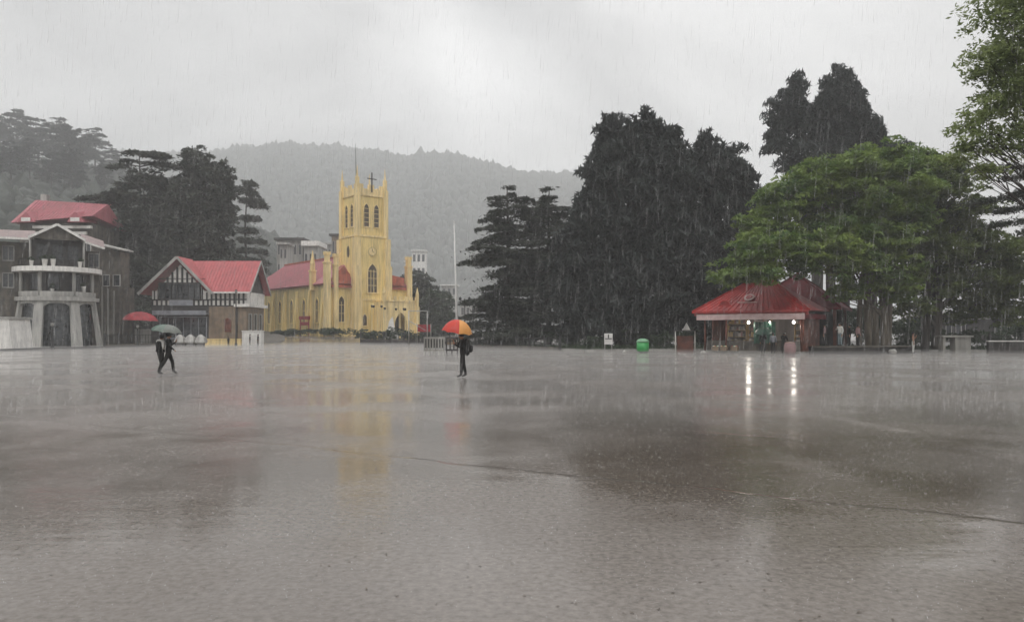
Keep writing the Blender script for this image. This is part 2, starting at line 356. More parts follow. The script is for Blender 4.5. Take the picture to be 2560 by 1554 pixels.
# ------------------------------------------------------------------ ground
def sstep(a, b, x): t = np.clip((x-a)/(b-a), 0, 1); return t*t*(3-2*t)
def gh(x, y):
    """height of the ground: a level square that rises gently towards the church"""
    return .85*sstep(93, 125, np.asarray(y, float))*(1-sstep(2, 26, np.asarray(x, float)))
def make_ground():
    xs = np.unique(np.concatenate([np.linspace(-100, 100, 81), -np.geomspace(100, 4500, 22), np.geomspace(100, 4500, 22)]))
    ys = np.unique(np.concatenate([np.linspace(-60, 200, 131), -np.geomspace(60, 2500, 10), np.geomspace(200, 5500, 25)]))
    X_, Y_ = np.meshgrid(xs, ys); H = gh(X_, Y_)
    v = np.stack([X_, Y_, H], 2).reshape(-1, 3); nx = len(xs); f = []
    for j in range(len(ys)-1):
        for i in range(nx-1): f.append((j*nx+i, j*nx+i+1, (j+1)*nx+i+1, (j+1)*nx+i))
    me = bpy.data.meshes.new('ground'); me.from_pydata(v.tolist(), [], f); me.polygons.foreach_set('use_smooth', [True]*len(f))
    m = bpy.data.materials.new('wet_paving'); m.use_nodes = True; t = m.node_tree; b = t.nodes['Principled BSDF']; n = t.nodes; l = t.links
    co = n.new('ShaderNodeTexCoord')
    def noise(scale, detail=4, sc_=(1, 1, 1), rough=.5):
        mp = n.new('ShaderNodeMapping'); mp.inputs['Scale'].default_value = sc_; l.new(co.outputs['Object'], mp.inputs[0])
        q = n.new('ShaderNodeTexNoise'); q.inputs['Scale'].default_value = scale; q.inputs['Detail'].default_value = detail; q.inputs['Roughness'].default_value = rough
        l.new(mp.outputs[0], q.inputs[0]); return q.outputs[0]
    def rampv(src, a, b_, lo, hi):
        q = n.new('ShaderNodeMapRange'); q.interpolation_type = 'SMOOTHSTEP'; l.new(src, q.inputs[0])
        for k_, v_ in zip(('From Min', 'From Max', 'To Min', 'To Max'), (a, b_, lo, hi)): q.inputs[k_].default_value = v_
        return q.outputs[0]
    def math_(op, a, b_):
        q = n.new('ShaderNodeMath'); q.operation = op
        for i, s_ in enumerate((a, b_)):
            if hasattr(s_, 'is_linked') or hasattr(s_, 'links'): l.new(s_, q.inputs[i])
            else: q.inputs[i].default_value = s_
        return q.outputs[0]
    big = noise(.16, 4, (1, 1.0, 1)); mid = noise(1.3, 5); fine = noise(16, 4, (1, 1, 1), .65); pud = noise(.22, 5, (1, 1, 1), .55)
    cr = n.new('ShaderNodeValToRGB'); l.new(big, cr.inputs[0])
    cr.color_ramp.elements[0].position = .35; cr.color_ramp.elements[0].color = (.146, .127, .113, 1)
    cr.color_ramp.elements[1].position = .65; cr.color_ramp.elements[1].color = (.204, .183, .167, 1)
    cr2 = n.new('ShaderNodeValToRGB'); l.new(fine, cr2.inputs[0])
    cr2.color_ramp.elements[0].position = .3; cr2.color_ramp.elements[0].color = (.62, .60, .57, 1)
    cr2.color_ramp.elements[1].position = .62; cr2.color_ramp.elements[1].color = (1.12, 1.1, 1.08, 1)
    mu = n.new('ShaderNodeMixRGB'); mu.blend_type = 'MULTIPLY'; mu.inputs[0].default_value = 1; l.new(cr.outputs[0], mu.inputs[1]); l.new(cr2.outputs[0], mu.inputs[2])
    sp_ = n.new('ShaderNodeSeparateXYZ'); l.new(co.outputs['Object'], sp_.inputs[0]); patch = None  # rough speckled patches, base colour darkened partly to paint in the trees' reflections
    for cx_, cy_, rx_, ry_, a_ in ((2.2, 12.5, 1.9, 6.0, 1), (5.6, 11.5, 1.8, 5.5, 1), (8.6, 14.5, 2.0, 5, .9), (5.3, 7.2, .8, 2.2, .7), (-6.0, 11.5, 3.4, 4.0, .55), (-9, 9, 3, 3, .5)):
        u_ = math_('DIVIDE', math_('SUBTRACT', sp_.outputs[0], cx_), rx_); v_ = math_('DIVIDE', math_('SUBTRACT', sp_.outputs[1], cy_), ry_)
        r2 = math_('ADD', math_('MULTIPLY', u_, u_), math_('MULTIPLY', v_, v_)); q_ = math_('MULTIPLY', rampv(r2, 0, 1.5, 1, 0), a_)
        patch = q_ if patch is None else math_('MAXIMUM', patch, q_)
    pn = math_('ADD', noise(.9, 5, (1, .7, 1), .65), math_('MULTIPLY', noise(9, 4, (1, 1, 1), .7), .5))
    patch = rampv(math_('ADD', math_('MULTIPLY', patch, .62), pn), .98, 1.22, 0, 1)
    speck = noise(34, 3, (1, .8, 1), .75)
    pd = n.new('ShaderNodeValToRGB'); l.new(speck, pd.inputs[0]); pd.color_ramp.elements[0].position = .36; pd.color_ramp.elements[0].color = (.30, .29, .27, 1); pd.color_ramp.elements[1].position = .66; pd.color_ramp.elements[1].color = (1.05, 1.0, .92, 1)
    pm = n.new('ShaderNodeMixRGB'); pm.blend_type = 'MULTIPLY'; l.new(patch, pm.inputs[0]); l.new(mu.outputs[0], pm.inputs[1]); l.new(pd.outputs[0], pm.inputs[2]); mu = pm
    # joints between the big concrete bays: two shallow laps running across the square
    sx_ = n.new('ShaderNodeSeparateXYZ'); l.new(co.outputs['Object'], sx_.inputs[0])
    wob = math_('MULTIPLY', math_('SUBTRACT', noise(.7, 3), .5), .5)
    base = math_('ADD', math_('ADD', math_('MULTIPLY', sx_.outputs[0], .50), math_('MULTIPLY', sx_.outputs[1], .866)), wob)
    def lap(c0):
        dd = math_('SUBTRACT', base, c0)
        return math_('MULTIPLY', math_('SUBTRACT', 1, rampv(dd, -.03, .06, 0, 1)), rampv(dd, -.5, -.03, 0, 1)), math_('MULTIPLY', rampv(dd, -.02, .015, 0, 1), rampv(dd, .02, .09, 1, 0))
    h1, d1 = lap(8.55); h2, d2 = lap(13.4)
    dk = n.new('ShaderNodeMixRGB'); dk.blend_type = 'MULTIPLY'; l.new(math_('MULTIPLY', math_('ADD', d1, math_('MULTIPLY', d2, .5)), .55), dk.inputs[0])
    l.new(mu.outputs[0], dk.inputs[1]); dk.inputs[2].default_value = (.35, .33, .3, 1)
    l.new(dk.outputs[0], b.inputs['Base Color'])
    l.new(rampv(pud, .42, .60, .10, .27), b.inputs['Roughness'])
    b.inputs['Specular IOR Level'].default_value = .5; b.inputs['IOR'].default_value = 1.45
    rip = noise(1.7, 2, (.8, 2.6, 1)); drop = noise(13, 3, (1, 1, 1), .6); pat = noise(.33, 4, (1, 1.3, 1), .6); rng_ = n.new('ShaderNodeTexVoronoi'); rng_.inputs['Scale'].default_value = 5.5; l.new(co.outputs['Object'], rng_.inputs['Vector'])
    ringf = math_('MULTIPLY', math_('SINE', math_('MULTIPLY', rng_.outputs['Distance'], 42), 0), rampv(rng_.outputs['Distance'], .10, .45, 1, 0))
    hh = math_('ADD', math_('MULTIPLY', rip, rampv(pat, .40, .62, .03, .15)), math_('ADD', math_('MULTIPLY', drop, rampv(pat, .40, .56, .075, .025)), math_('MULTIPLY', speck, math_('MULTIPLY', patch, .045))))
    hh = math_('ADD', hh, math_('MULTIPLY', ringf, .010))
    hh = math_('ADD', hh, math_('MULTIPLY', math_('ADD', h1, math_('MULTIPLY', h2, .3)), .22))
    bp = n.new('ShaderNodeBump'); bp.inputs['Strength'].default_value = .42; bp.inputs['Distance'].default_value = .05
    l.new(hh, bp.inputs['Height']); l.new(bp.outputs[0], b.inputs['Normal'])
    me.materials.append(m)
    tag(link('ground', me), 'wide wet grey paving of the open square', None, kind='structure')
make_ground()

# ------------------------------------------------------------------ hills
def interp(tab, x): return float(np.interp(x, [a for a, b in tab], [b for a, b in tab]))
RIDGE = [(-900, 560), (-400, 470), (0, 420), (300, 405), (520, 398), (582, 384), (645, 380), (716, 372), (770, 384), (830, 388), (895, 398), (935, 402), (998, 412), (1080, 406), (1132, 407),
         (1185, 419), (1247, 432), (1300, 442), (1380, 446), (1455, 448), (1500, 470), (1600, 530), (1720, 620), (1850, 720), (2000, 790), (2200, 826), (3600, 830)]
NEAR = [(-700, 300), (-300, 350), (0, 405), (120, 420), (250, 432), (330, 446), (430, 490), (520, 540), (600, 575), (700, 612), (800, 655), (900, 700), (980, 745), (1050, 790), (1130, 826), (1300, 830)]
def far_hill(px, t):
    Y = 650+680*t; zr = (HZ-interp(RIDGE, px))/F*1330; x = (px-CX)/F*Y
    return x, Y, max(-.8, zr*(1-(1-t)**1.35)+(8*math.sin(x*.012+Y*.008)+5*math.sin(x*.03+1)*math.sin(Y*.018))*min(1, zr/60)*(1-t*.6)-.8*(1-t))
def near_hill(px, t):
    y0 = float(np.interp(px, [0, 330, 480, 640, 1100], [118, 125, 150, 188, 200])); y1 = 430.
    Y = y0+(y1-y0)*t; zr = (HZ-interp(NEAR, px))/F*y1; x = (px-CX)/F*Y
    return x, Y, zr*t**.95+(1.2*math.sin(x*.09)*math.sin(Y*.07+x*.03))*min(1, zr/25)*min(1, t*4)-.6*(1-t)
def hill_mesh(name, fn, p0, p1, n, k, back, m, label):
    v = []; f = []
    for j in range(k+1):
        for i in range(n+1): v.append(fn(p0+(p1-p0)*i/n, j/k))
    for i in range(n+1): x, y, z = fn(p0+(p1-p0)*i/n, 1); v.append((x*(1+back/y), y+back, -.9))
    for j in range(k+1):
        for i in range(n): a = j*(n+1)+i; f.append((a, a+1, a+n+2, a+n+1))
    me = bpy.data.meshes.new(name); me.from_pydata(v, [], f); me.polygons.foreach_set('use_smooth', [True]*len(f)); me.materials.append(M[m])
    return tag(link(name, me), label, None, kind='structure')
hill_mesh('hill_ridge', far_hill, -900, 3600, 150, 24, 900, 'lf_hill', 'long wooded hill ridge fading into the rain behind the church')
hill_mesh('hillside', near_hill, -700, 1300, 120, 24, 160, 'slope', 'nearer green hillside rising on the left')
def canopy(name, fn, p0, p1, n, size, m, seed, label, tpow=1.0, tmin=0., sq=1.5, rim=0):
    """a wood too far to count: lumpy low crowns spread over the hill"""
    rng = np.random.default_rng(seed); bm = bmesh.new(); bmesh.ops.create_icosphere(bm, subdivisions=1, radius=1)
    uv = np.array([v.co[:] for v in bm.verts]); uf = np.array([[v.index for v in f.verts] for f in bm.faces]); bm.free()
    V = []; Fc = []; nv = len(uv)
    for i in range(n):
        px = rng.uniform(p0, p1); t = tmin+(1-tmin)*rng.random()**tpow
        if i < rim: t = 1-.03*rng.random()
        x, y, z = fn(px, t); s = size*rng.uniform(.55, 1.5)
        if i < rim: s *= rng.uniform(.6, 1.1)
        tip = rng.uniform(.9, 1.9)*sq*.7
        p = uv*(1+.20*rng.normal(size=(nv, 1)))*np.array([s*rng.uniform(.7, 1.15), s*.9, s*tip])+np.array([x, y, z+s*tip*.5])
        V.append(p); Fc.append(uf+i*nv)
    V = np.concatenate(V); Fc = np.concatenate(Fc); k = len(Fc)
    me = bpy.data.meshes.new(name); me.vertices.add(len(V)); me.vertices.foreach_set('co', V.astype(np.float32).ravel())
    me.loops.add(3*k); me.loops.foreach_set('vertex_index', Fc.astype(np.int32).ravel())
    me.polygons.add(k); me.polygons.foreach_set('loop_start', np.arange(k, dtype=np.int32)*3); me.polygons.foreach_set('loop_total', np.full(k, 3, dtype=np.int32))
    me.materials.append(M[m]); me.update(); me.validate()
    return tag(link(name, me), label, 'forest', kind='stuff')
canopy('forest', far_hill, -300, 2000, 26000, 5.2, 'lf_hill', 3, 'dense forest covering the distant hill ridge', .7, rim=2200, sq=1.25)
canopy('undergrowth', near_hill, -150, 1080, 4200, 2.9, 'lf_mid', 4, 'misty green scrub and young trees over the near hillside', .8, sq=1.2)

# ------------------------------------------------------------------ trees
def on_near(px, Y):
    y0 = float(np.interp(px, [0, 330, 480, 640, 1100], [118, 125, 150, 188, 200])); t = max(0, min(1, (Y-y0)/(430-y0)))
    x, y, z = near_hill(px, t); return (x, Y, z-.5)
deod = lambda t: (1.0 if t < .45 else 1.0-.25*(t-.45)) * (1-max(0, t-.86)/.14*.6)
DEO = [(-15, 250, 24, 'hazy deodar at the very left edge of the hillside'), (42, 262, 26, 'tall pale deodar second from the left edge of the hill'),
       (98, 240, 24, 'broad flat topped deodar left of the hill grove\'s middle'), (140, 244, 26, 'tallest flat topped deodar of the hill grove above the red roof'),
       (166, 228, 24, 'dark deodar right beside the tallest one on the hill'), (210, 240, 22, 'leaning deodar with open branches right of the hill grove'),
       (238, 258, 23, 'faint slender deodar standing clear on the hill skyline'), (286, 255, 15, 'small faint deodar low on the hill skyline'),
       (28, 185, 17, 'darker lower deodar in front of the pale left grove'), (75, 205, 18, 'grey deodar in the hill grove with bare lower trunk'),
       (180, 196, 17, 'short deodar on the slope above the right end of the red roof'), (128, 190, 15, 'small deodar close behind the red roof ridge'),
       (262, 205, 13, 'low deodar between the red roof and the dark cedars')]
protos = []
for i in range(3):
    tr, pts = cedar_parts(22, 5.4, z0=[.42, .36, .5][i], tiers=[10, 12, 8][i], dens=16, seed=40+i, prof=deod, lean=[.02, -.03, .05][i], tilt=.2)
    protos.append((tr.mesh('trunk', 'bark'), leaves('crown', pts, .75, 'lf_mid', None, flat=.6, seed=i, elong=1.7)))
for i, (px, Y, h, lab) in enumerate(DEO):
    Y *= 1.5; h *= 1.22
    t = thing('deodar_tree', lab, 'tree', on_near(px, Y), i*1.9, 'deodars on the hillside')
    s = h/22; a, b = protos[i % 3]
    o = link('trunk', a, t); o.scale = (s*1.1, s*1.1, s); o = link('crown', b.data, t); o.scale = (s*1.1, s*1.1, s)
for a, b in protos: bpy.data.objects.remove(b)

# dark cedar group behind the half timbered house
cedar('cedar_tree', 'big dark flat topped cedar behind the half timbered house', (X(350, 114), 114, 0), Z(371, 114), 7.6, leaf=.42, group='dark cedars behind the half timbered house',
      z0=.1, tiers=16, dens=44, seed=7, prof=lambda t: 1.05 if t < .78 else (.62 if t < .88 else .80), tilt=.18)
limbtree('cypress_tree', 'tall round headed dark tree beside the flat topped cedar', (X(497, 114), 114, 0), [(0, 0)],
         [(P(497, 425, 114), (3.0, 3, 3.4)), (P(490, 490, 114), (3.8, 3.5, 4)), (P(500, 570, 114), (4.2, 4, 4.5)), (P(455, 520, 113), (3.2, 3, 4)), (P(470, 640, 112), (4.5, 4, 4)), (P(420, 600, 112), (4, 4, 4)),
          (P(380, 660, 111), (4.5, 4, 4)), (P(330, 700, 110), (4, 4, 3.5)), (P(370, 560, 113), (4, 3.5, 4)), (P(300, 600, 112), (3.6, 3.5, 3.4)), (P(380, 470, 114), (2.6, 2.5, 3)), (P(360, 780, 106), (3, 3, 2.4)), (P(320, 820, 104), (4, 3, 1.6)), (P(440, 700, 110), (4.5, 4, 3.5))],
         11000, .42, 8, .4, 'lf_cedar', seed=11, tr_r=.5, shell=.6, gap=.1, upright=1.3)
limbtree('cypress_tree', 'shorter dark tree with ragged right side left of the lone pine', (X(560, 112), 112, 0), [(0, 0)],
         [(P(552, 438, 112), (1.9, 2.2, 2.2)), (P(560, 500, 112), (1.6, 2.2, 3)), (P(540, 550, 112), (2.2, 2.5, 4)), (P(545, 620, 112), (2.2, 2.5, 4)), (P(540, 690, 112), (2.6, 3, 4))],
         2200, .4, 8, .4, 'lf_cedar', seed=12, tr_r=.35, shell=.6, gap=.12, upright=1.2)
def pine():
    Y = 138; t = thing('pine_tree', 'slender lone pine with sparse flat tiers between house and church', 'tree', (X(614, Y), Y, 0)); tr = MB()
    h = Z(458, Y); tr.tube([(0, 0, -.2), (.2, 0, h*.4), (-.1, 0, h*.7), (.3, 0, h)], [.38, .28, .18, .05], 8); rng = np.random.default_rng(5); pts = []
    for zt, l, r in ((458, -.3, 1.9), (472, -1.7, 1.0), (482, .2, 2.2), (500, -.9, 3.3), (510, .5, 3.9), (545, -.8, 2.6), (575, -1.4, 2.0), (600, -1, 3.6), (625, -1.6, 3.8), (650, -2.2, 4), (672, -2.5, 4), (692, -2.6, 3.6)):
        z = Z(zt, Y); tr.tube([(0, 0, z-.5), ((l+r)/2, .2, z-.1), (r if abs(r) > abs(l) else l, 0, z)], [.1, .07, .03], 4, cap=False)
        tr.tube([(0, 0, z-.5), (0, 1.6, z)], [.08, .03], 4, cap=False)
        k = int(230*(r-l)); x = rng.uniform(l, r, k); y = rng.normal(size=k)*.9; zz = z+rng.normal(size=k)*.22-.03*x*x+.1*np.abs(y)*-1
        pts.append(np.stack([x, y, zz], 1))
    tr.build('trunk', 'bark', t); leaves('crown', np.concatenate(pts), .42, 'lf_cedar', t, flat=.4, seed=3, elong=2)
pine()
for px, Y, h, r, lab, s in ((655, 176, 20, 5, 'misty grey green conifer just right of the lone pine', 21), (585, 170, 19, 5, 'misty conifer showing under the lone pine\'s lower tiers', 22),
                            (712, 205, 17, 5, 'dark rounded conifer above the left end of the church roof', 23), (690, 185, 13, 4.5, 'bushy conifer low behind the church\'s far roof end', 24)):
    cedar('conifer_tree', lab, on_near(px, Y) if Y > 190 else (X(px, Y), Y, -.3), h, r, leaf=.55, m='lf_mid', group='misty conifers between house and church', z0=.12, tiers=13, dens=16, seed=s)
# dark wood falling away right of the church
limbtree('bank_tree', 'dark rounded tree hard against the church\'s right corner', (X(1045, 150), 150, 0), [(0, 0)],
         [(P(1040, 715, 150), (3, 3, 3)), (P(1062, 730, 150), (3, 3, 3)), (P(1050, 775, 149), (4.5, 4, 4)), (P(1035, 800, 148), (4, 4, 3))], 2000, .5, 8, .45, 'lf_cedar', seed=14, gap=.05)
limbtree('bank_tree', 'lower dark tree sloping down towards the white flagpole', (X(1092, 146), 146, 0), [(0, 0)],
         [(P(1090, 760, 146), (2.6, 3, 3)), (P(1105, 790, 146), (2.6, 3, 3)), (P(1078, 808, 146), (3.4, 3, 3)), (P(1118, 822, 146), (2, 2, 2))], 1600, .5, 8, .45, 'lf_bush', seed=15, gap=.05)
# the pair of layered cedars
cedar('cedar_tree', 'layered cedar with long left branches beyond the orange umbrella', (X(1272, 85), 85, 0), Z(460, 85), 6.0, leaf=.27, z0=.05, tiers=24, dens=74, seed=31,
      prof=lambda t: [1.1, 1.0, .95, .85, .8, .95, .62, .5, .42, .25][min(9, int(t*10))]*(1 if t < .93 else .5), tilt=.22, group='layered cedars', lean=-.01)
cedar('cedar_tree', 'layered cedar touching the tall dark tree on its right', (X(1372, 86), 86, 0), Z(468, 86), 6.4, leaf=.27, z0=.05, tiers=24, dens=74, seed=37,
      prof=lambda t: [1.0, 1.0, .95, .95, .85, .95, .8, .62, .45, .25][min(9, int(t*10))]*(1 if t < .93 else .5), tilt=.2, group='layered cedars')
Yd = 74
limbtree('conifer_tree', 'tallest dark conifer mass left of the kiosk with feathery top', (X(1580, Yd), Yd, 0), [(-1.2, 0), (0, .5), (1.3, 0)],
         [(P(1532, 338, Yd), (1.5, 1.5, 2.0)), (P(1585, 350, Yd), (1.6, 1.6, 1.6)), (P(1618, 330, Yd), (1.4, 1.5, 1.8)), (P(1668, 355, Yd), (1.3, 1.4, 1.4)), (P(1560, 400, Yd), (3.2, 3, 2.8)), (P(1640, 400, Yd), (3.0, 3, 2.6)),
          (P(1520, 440, Yd), (2.3, 2.5, 2.0)), (P(1590, 480, Yd), (4.6, 4, 4)), (P(1500, 570, Yd), (3.1, 3, 3.6)), (P(1580, 610, Yd), (5, 4.5, 5)), (P(1660, 560, Yd), (3.6, 3.5, 5)), (P(1470, 680, Yd), (2.8, 3, 4.2)),
          (P(1430, 760, Yd), (1.9, 2, 3.4)), (P(1550, 740, Yd), (4.6, 4, 4)), (P(1650, 730, Yd), (4, 4, 4.5)), (P(1500, 800, Yd), (3.4, 3, 2.6)), (P(1600, 810, Yd), (3.6, 3, 2.4)), (P(1440, 640, Yd), (2.2, 2.4, 3)), (P(1690, 640, Yd), (3, 3, 4)), (P(1680, 480, Yd), (2.4, 3, 3.4))],
         10500, .34, 8, .33, 'lf_dark', seed=51, ldroop=1.3, elong=2.6, tr_r=.45, spires=[(1518, 300, Yd, 5, 2.2), (1545, 318, Yd, 5, 2), (1588, 312, Yd, 5, 2.2), (1625, 290, Yd, 6, 2.4), (1675, 328, Yd, 5, 2.2), (1480, 400, Yd, 5, 2.4), (1462, 520, Yd, 5, 2.6), (1700, 392, Yd, 5, 2.4), (1425, 640, Yd, 5, 2.6)], shell=.6, gap=.14, gs=.8, upright=1.5)
limbtree('conifer_tree', 'dark spreading tree behind the kiosk with bright sky gaps', (X(1735, 77), 77, 0), [(-.6, 0), (.8, .4)],
         [(P(1770, 375, 77), (1.3, 1.5, 1.6)), (P(1730, 440, 77), (2.6, 2.6, 2.6)), (P(1800, 425, 77), (2.8, 2.8, 2.2)), (P(1850, 470, 77), (1.7, 2, 2.6)), (P(1780, 510, 77), (2.6, 2.6, 2.2)), (P(1862, 550, 77), (1.3, 1.6, 2.6)),
          (P(1740, 590, 77), (3.6, 3, 3)), (P(1820, 600, 77), (2.8, 2.6, 2.4)), (P(1790, 670, 77), (3.6, 3, 2.6)), (P(1700, 690, 77), (3, 3, 3.4)), (P(1800, 745, 77), (3.6, 3, 2.6)), (P(1720, 800, 77), (3, 3, 2.2)), (P(1860, 650, 77), (2.6, 3, 3)), (P(1880, 720, 77), (3, 3, 3)), (P(1800, 820, 77), (4, 3, 2))],
         6400, .32, 8, .31, 'lf_dark', seed=52, ldroop=1.3, elong=2.6, tr_r=.42, spires=[(1768, 342, 77, 5, 2.1), (1735, 395, 77, 4, 2.0), (1815, 378, 77, 4, 2.2), (1855, 425, 77, 4, 2.0), (1880, 490, 77, 4, 2.0)], shell=.6, gap=.45, gs=1.0, upright=1.2)
limbtree('conifer_tree', 'very tall dark conifer rising behind the bright green tree', (X(2060, 90), 90, 0), [(-.8, 0), (.8, 0), (2.5, 0)],
         [(P(1985, 235, 90), (1.1, 1.4, 1.9)), (P(1998, 225, 90), (.9, 1.2, 2.1)), (P(1965, 290, 90), (1.9, 2, 2.6)), (P(1945, 345, 90), (1.4, 1.6, 1.5)), (P(2010, 300, 90), (2.2, 2.2, 2.8)), (P(2075, 235, 90), (1.2, 1.4, 2.0)),
          (P(2103, 205, 90), (1.2, 1.4, 1.9)), (P(2125, 215, 90), (1.0, 1.2, 1.8)), (P(2110, 260, 90), (2.5, 2.4, 2.6)), (P(2140, 280, 90), (1.4, 1.6, 2.4)), (P(2070, 320, 90), (3, 3, 3)), (P(2120, 350, 90), (2.8, 2.6, 3)),
          (P(2180, 335, 90), (1.2, 1.3, 2.4)), (P(2200, 375, 90), (1.6, 1.6, 1.6)), (P(2010, 390, 90), (3.4, 3, 2.4)), (P(2100, 410, 90), (4.4, 3.6, 3)), (P(2240, 400, 90), (3, 2, 1.8)), (P(2080, 500, 90), (5, 4, 4)), (P(2180, 480, 90), (4, 4, 4))],
         7000, .3, 8, .31, 'lf_dark', seed=53, ldroop=1.3, elong=2.6, tr_r=.5, spires=[(1996, 195, 90, 5, 1.5), (1965, 240, 90, 5, 1.7), (2075, 205, 90, 5, 1.6), (2104, 176, 90, 6, 1.7), (2128, 190, 90, 5, 1.6), (2150, 240, 90, 5, 1.8), (2180, 310, 90, 5, 1.6), (2198, 305, 90, 5, 1.3), (1938, 300, 90, 4, 1.8)], shell=.55, gap=.18, gs=.9, upright=1.9)
Yg = 62
limbtree('broadleaf_tree', 'bright green spreading tree overhanging the red roofed kiosk', (X(2190, Yg), Yg, 0), [(-1.3, .2), (-.7, -.2), (0, .1), (.6, -.1), (1.1, .3)],
         [(P(1962, 505, Yg), (2.5, 3, 1.7)), (P(2025, 462, Yg), (2.8, 3, 1.6)), (P(2105, 428, Yg), (3.2, 3, 1.6)), (P(2200, 410, Yg+1), (3.4, 3, 1.9)), (P(2290, 420, Yg+2), (3.0, 3, 2.0)), (P(1925, 560, 61), (2.2, 2.5, 1.5)),
          (P(2050, 520, Yg+2), (3.4, 2, 1.5)), (P(2160, 490, Yg), (3.4, 3, 2.0)), (P(1815, 700, 57), (1.5, 1.8, .75)), (P(1860, 672, 57.5), (2.0, 2.2, 1.3)), (P(1950, 628, 57.5), (2.4, 2.4, 1.3)), (P(2030, 622, 58), (2.4, 2.4, 1.4)),
          (P(1915, 690, 56.5), (1.7, 1.8, .7)), (P(1880, 620, 59), (1.8, 2, 1.1)), (P(2115, 735, 60), (1.5, 1.5, .8)), (P(1990, 668, 58.5), (1.6, 1.6, 1.0)), (P(2225, 640, 61), (2.4, 2.2, 2.2)), (P(2235, 720, 61), (2.0, 1.8, 1.5)), (P(2070, 585, Yg), (3.0, 2.4, 1.8)), (P(2240, 480, Yg), (3, 3, 2.4)), (P(1905, 600, 60), (2, 2, 1.4)), (P(2130, 545, Yg), (3, 3, 2)), (P(2090, 650, 59), (2.2, 2.2, 1.6)), (P(2140, 600, Yg-1), (2.6, 2.4, 2.2)), (P(2170, 670, 60), (2.4, 2.2, 1.8)), (P(2240, 560, Yg), (2.6, 2.6, 2.2))],
         14500, .26, 8, .27, 'lf_green', 'palebark', seed=61, sat=3, tr_r=.27, twigs=5, shell=.5, gap=.27, gs=1.1, upright=.85)
limbtree('broadleaf_tree', 'darker green leafy tree with a black trunk right of the bright one', (X(2312, 65), 65, 0), [(0, 0), (1.2, .5)],
         [(P(2360, 470, 65), (2.7, 3, 2.4)), (P(2330, 540, 66), (3.2, 3, 2.2)), (P(2410, 540, 65), (2.4, 3, 2.6)), (P(2280, 620, 65), (2.6, 2.5, 2.2)), (P(2400, 630, 66), (3.6, 3, 2.2)), (P(2475, 620, 65), (2.2, 2.4, 2.2)),
          (P(2235, 700, 63), (2.3, 2.2, 1.7)), (P(2440, 700, 66), (3, 2.5, 1.8)), (P(2510, 700, 65), (2.2, 2.4, 1.8)), (P(2540, 745, 66), (2.2, 2, 1.4)), (P(2460, 760, 67), (2.6, 2, 1.0)), (P(2330, 640, 66), (3, 2.6, 2.2)), (P(2340, 715, 66), (2.6, 2.4, 1.4)), (P(2290, 770, 64), (1.8, 1.8, 1.1)), (P(2400, 790, 68), (2.4, 2, .9)), (P(2520, 650, 66), (1.6, 2, 1.8)), (P(2550, 790, 66), (2.4, 2, 1.2)), (P(2320, 430, 66), (2.6, 2.6, 1.8))],
         10500, .28, 8, .26, 'lf_near', 'bark', seed=62, sat=3, tr_r=.34, twigs=5, shell=.45, gap=.34, gs=1.3, upright=.95)
limbtree('broadleaf_tree', 'near overhanging leafy bough entering at the top right corner', (X(2730, 27), 27, 0), [(0, 0)],
         [(P(2530, 60, 27), (1.5, 1.8, 1.5)), (P(2480, 150, 27), (.9, 1.2, .8)), (P(2560, 190, 27), (1.3, 1.5, 1.3)), (P(2440, 300, 27), (.75, 1, .6)), (P(2420, 355, 27), (.6, .9, .4)), (P(2400, 395, 27), (.45, .8, .25)), (P(2470, 430, 27), (.5, .9, .25)), (P(2500, 210, 27), (.9, 1.2, .8)), (P(2500, 270, 27), (1.0, 1.2, .7)), (P(2550, 350, 27), (.9, 1.2, .8)),
          (P(2470, 360, 27), (.7, .9, .45)), (P(2640, 120, 27), (1.8, 2, 2.2)), (P(2680, 300, 28), (1.8, 2, 2)), (P(2700, -120, 27), (3, 2.5, 2.6)), (P(2580, -90, 27), (1.6, 1.8, 1.8))],
         5200, .16, 8, .13, 'lf_bough', 'bark', seed=63, tr_r=.12, twigs=4, shell=.4, gap=.45, gs=2.2, upright=.8)
def side_cedar():
    Y = 50; t = thing('cedar_tree', 'cedar off the right edge reaching in with flat dark branches', 'tree', (X(2700, Y), Y, 0)); tr = MB(); rng = np.random.default_rng(8); pts = []
    tr.tube([(0, 0, -.2), (.1, 0, 8), (0, 0, 17)], [.4, .28, .08], 8); x0 = X(2700, Y)
    for px, py, wd in ((2420, 435, 1), (2490, 455, 1), (2440, 505, 1), (2500, 530, 1.2), (2560, 480, 1), (2530, 590, 1.2), (2480, 565, .8), (2560, 650, 1.2), (2600, 400, 1), (2620, 560, 1.4)):
        e_ = P(px, py, Y)-Vector((x0, Y, 0)); s0 = Vector((0, 0, e_.z+.4)); yy = rng.uniform(-1.5, 1.5)
        tr.tube([s0, s0.lerp(e_, .5)+Vector((0, yy*.5, .35)), e_+Vector((0, yy, -.1))], [.11, .07, .02], 5, cap=False)
        k = int(1000*wd); s = .3+.7*rng.random(k); q = np.array([s0[:]])+(np.array(e_[:])-np.array(s0[:]))*s[:, None]
        q[:, 2] += .5*np.sin(s*3)*.7+rng.normal(size=k)*.10-np.abs(rng.normal(size=k))*.22*(1.2-s); q[:, 1] += yy*s+rng.normal(size=k)*1.0*(1.2-s); q[:, 0] += rng.normal(size=k)*.3; pts.append(q)
    for a in range(14):
        an = rng.uniform(-1.2, 1.2); z = 2.6+a; l = 5*(1-a/18); k = 500; s = .2+.8*rng.random(k)
        pts.append(np.stack([np.cos(an)*l*s, np.sin(an)*l*s+rng.normal(size=k)*.6, z-.6*s*s+rng.normal(size=k)*.1], 1))
    tr.build('trunk', 'bark', t); leaves('crown', np.concatenate(pts), .16, 'lf_cedar', t, flat=.5, seed=9, elong=2.1)
side_cedar()
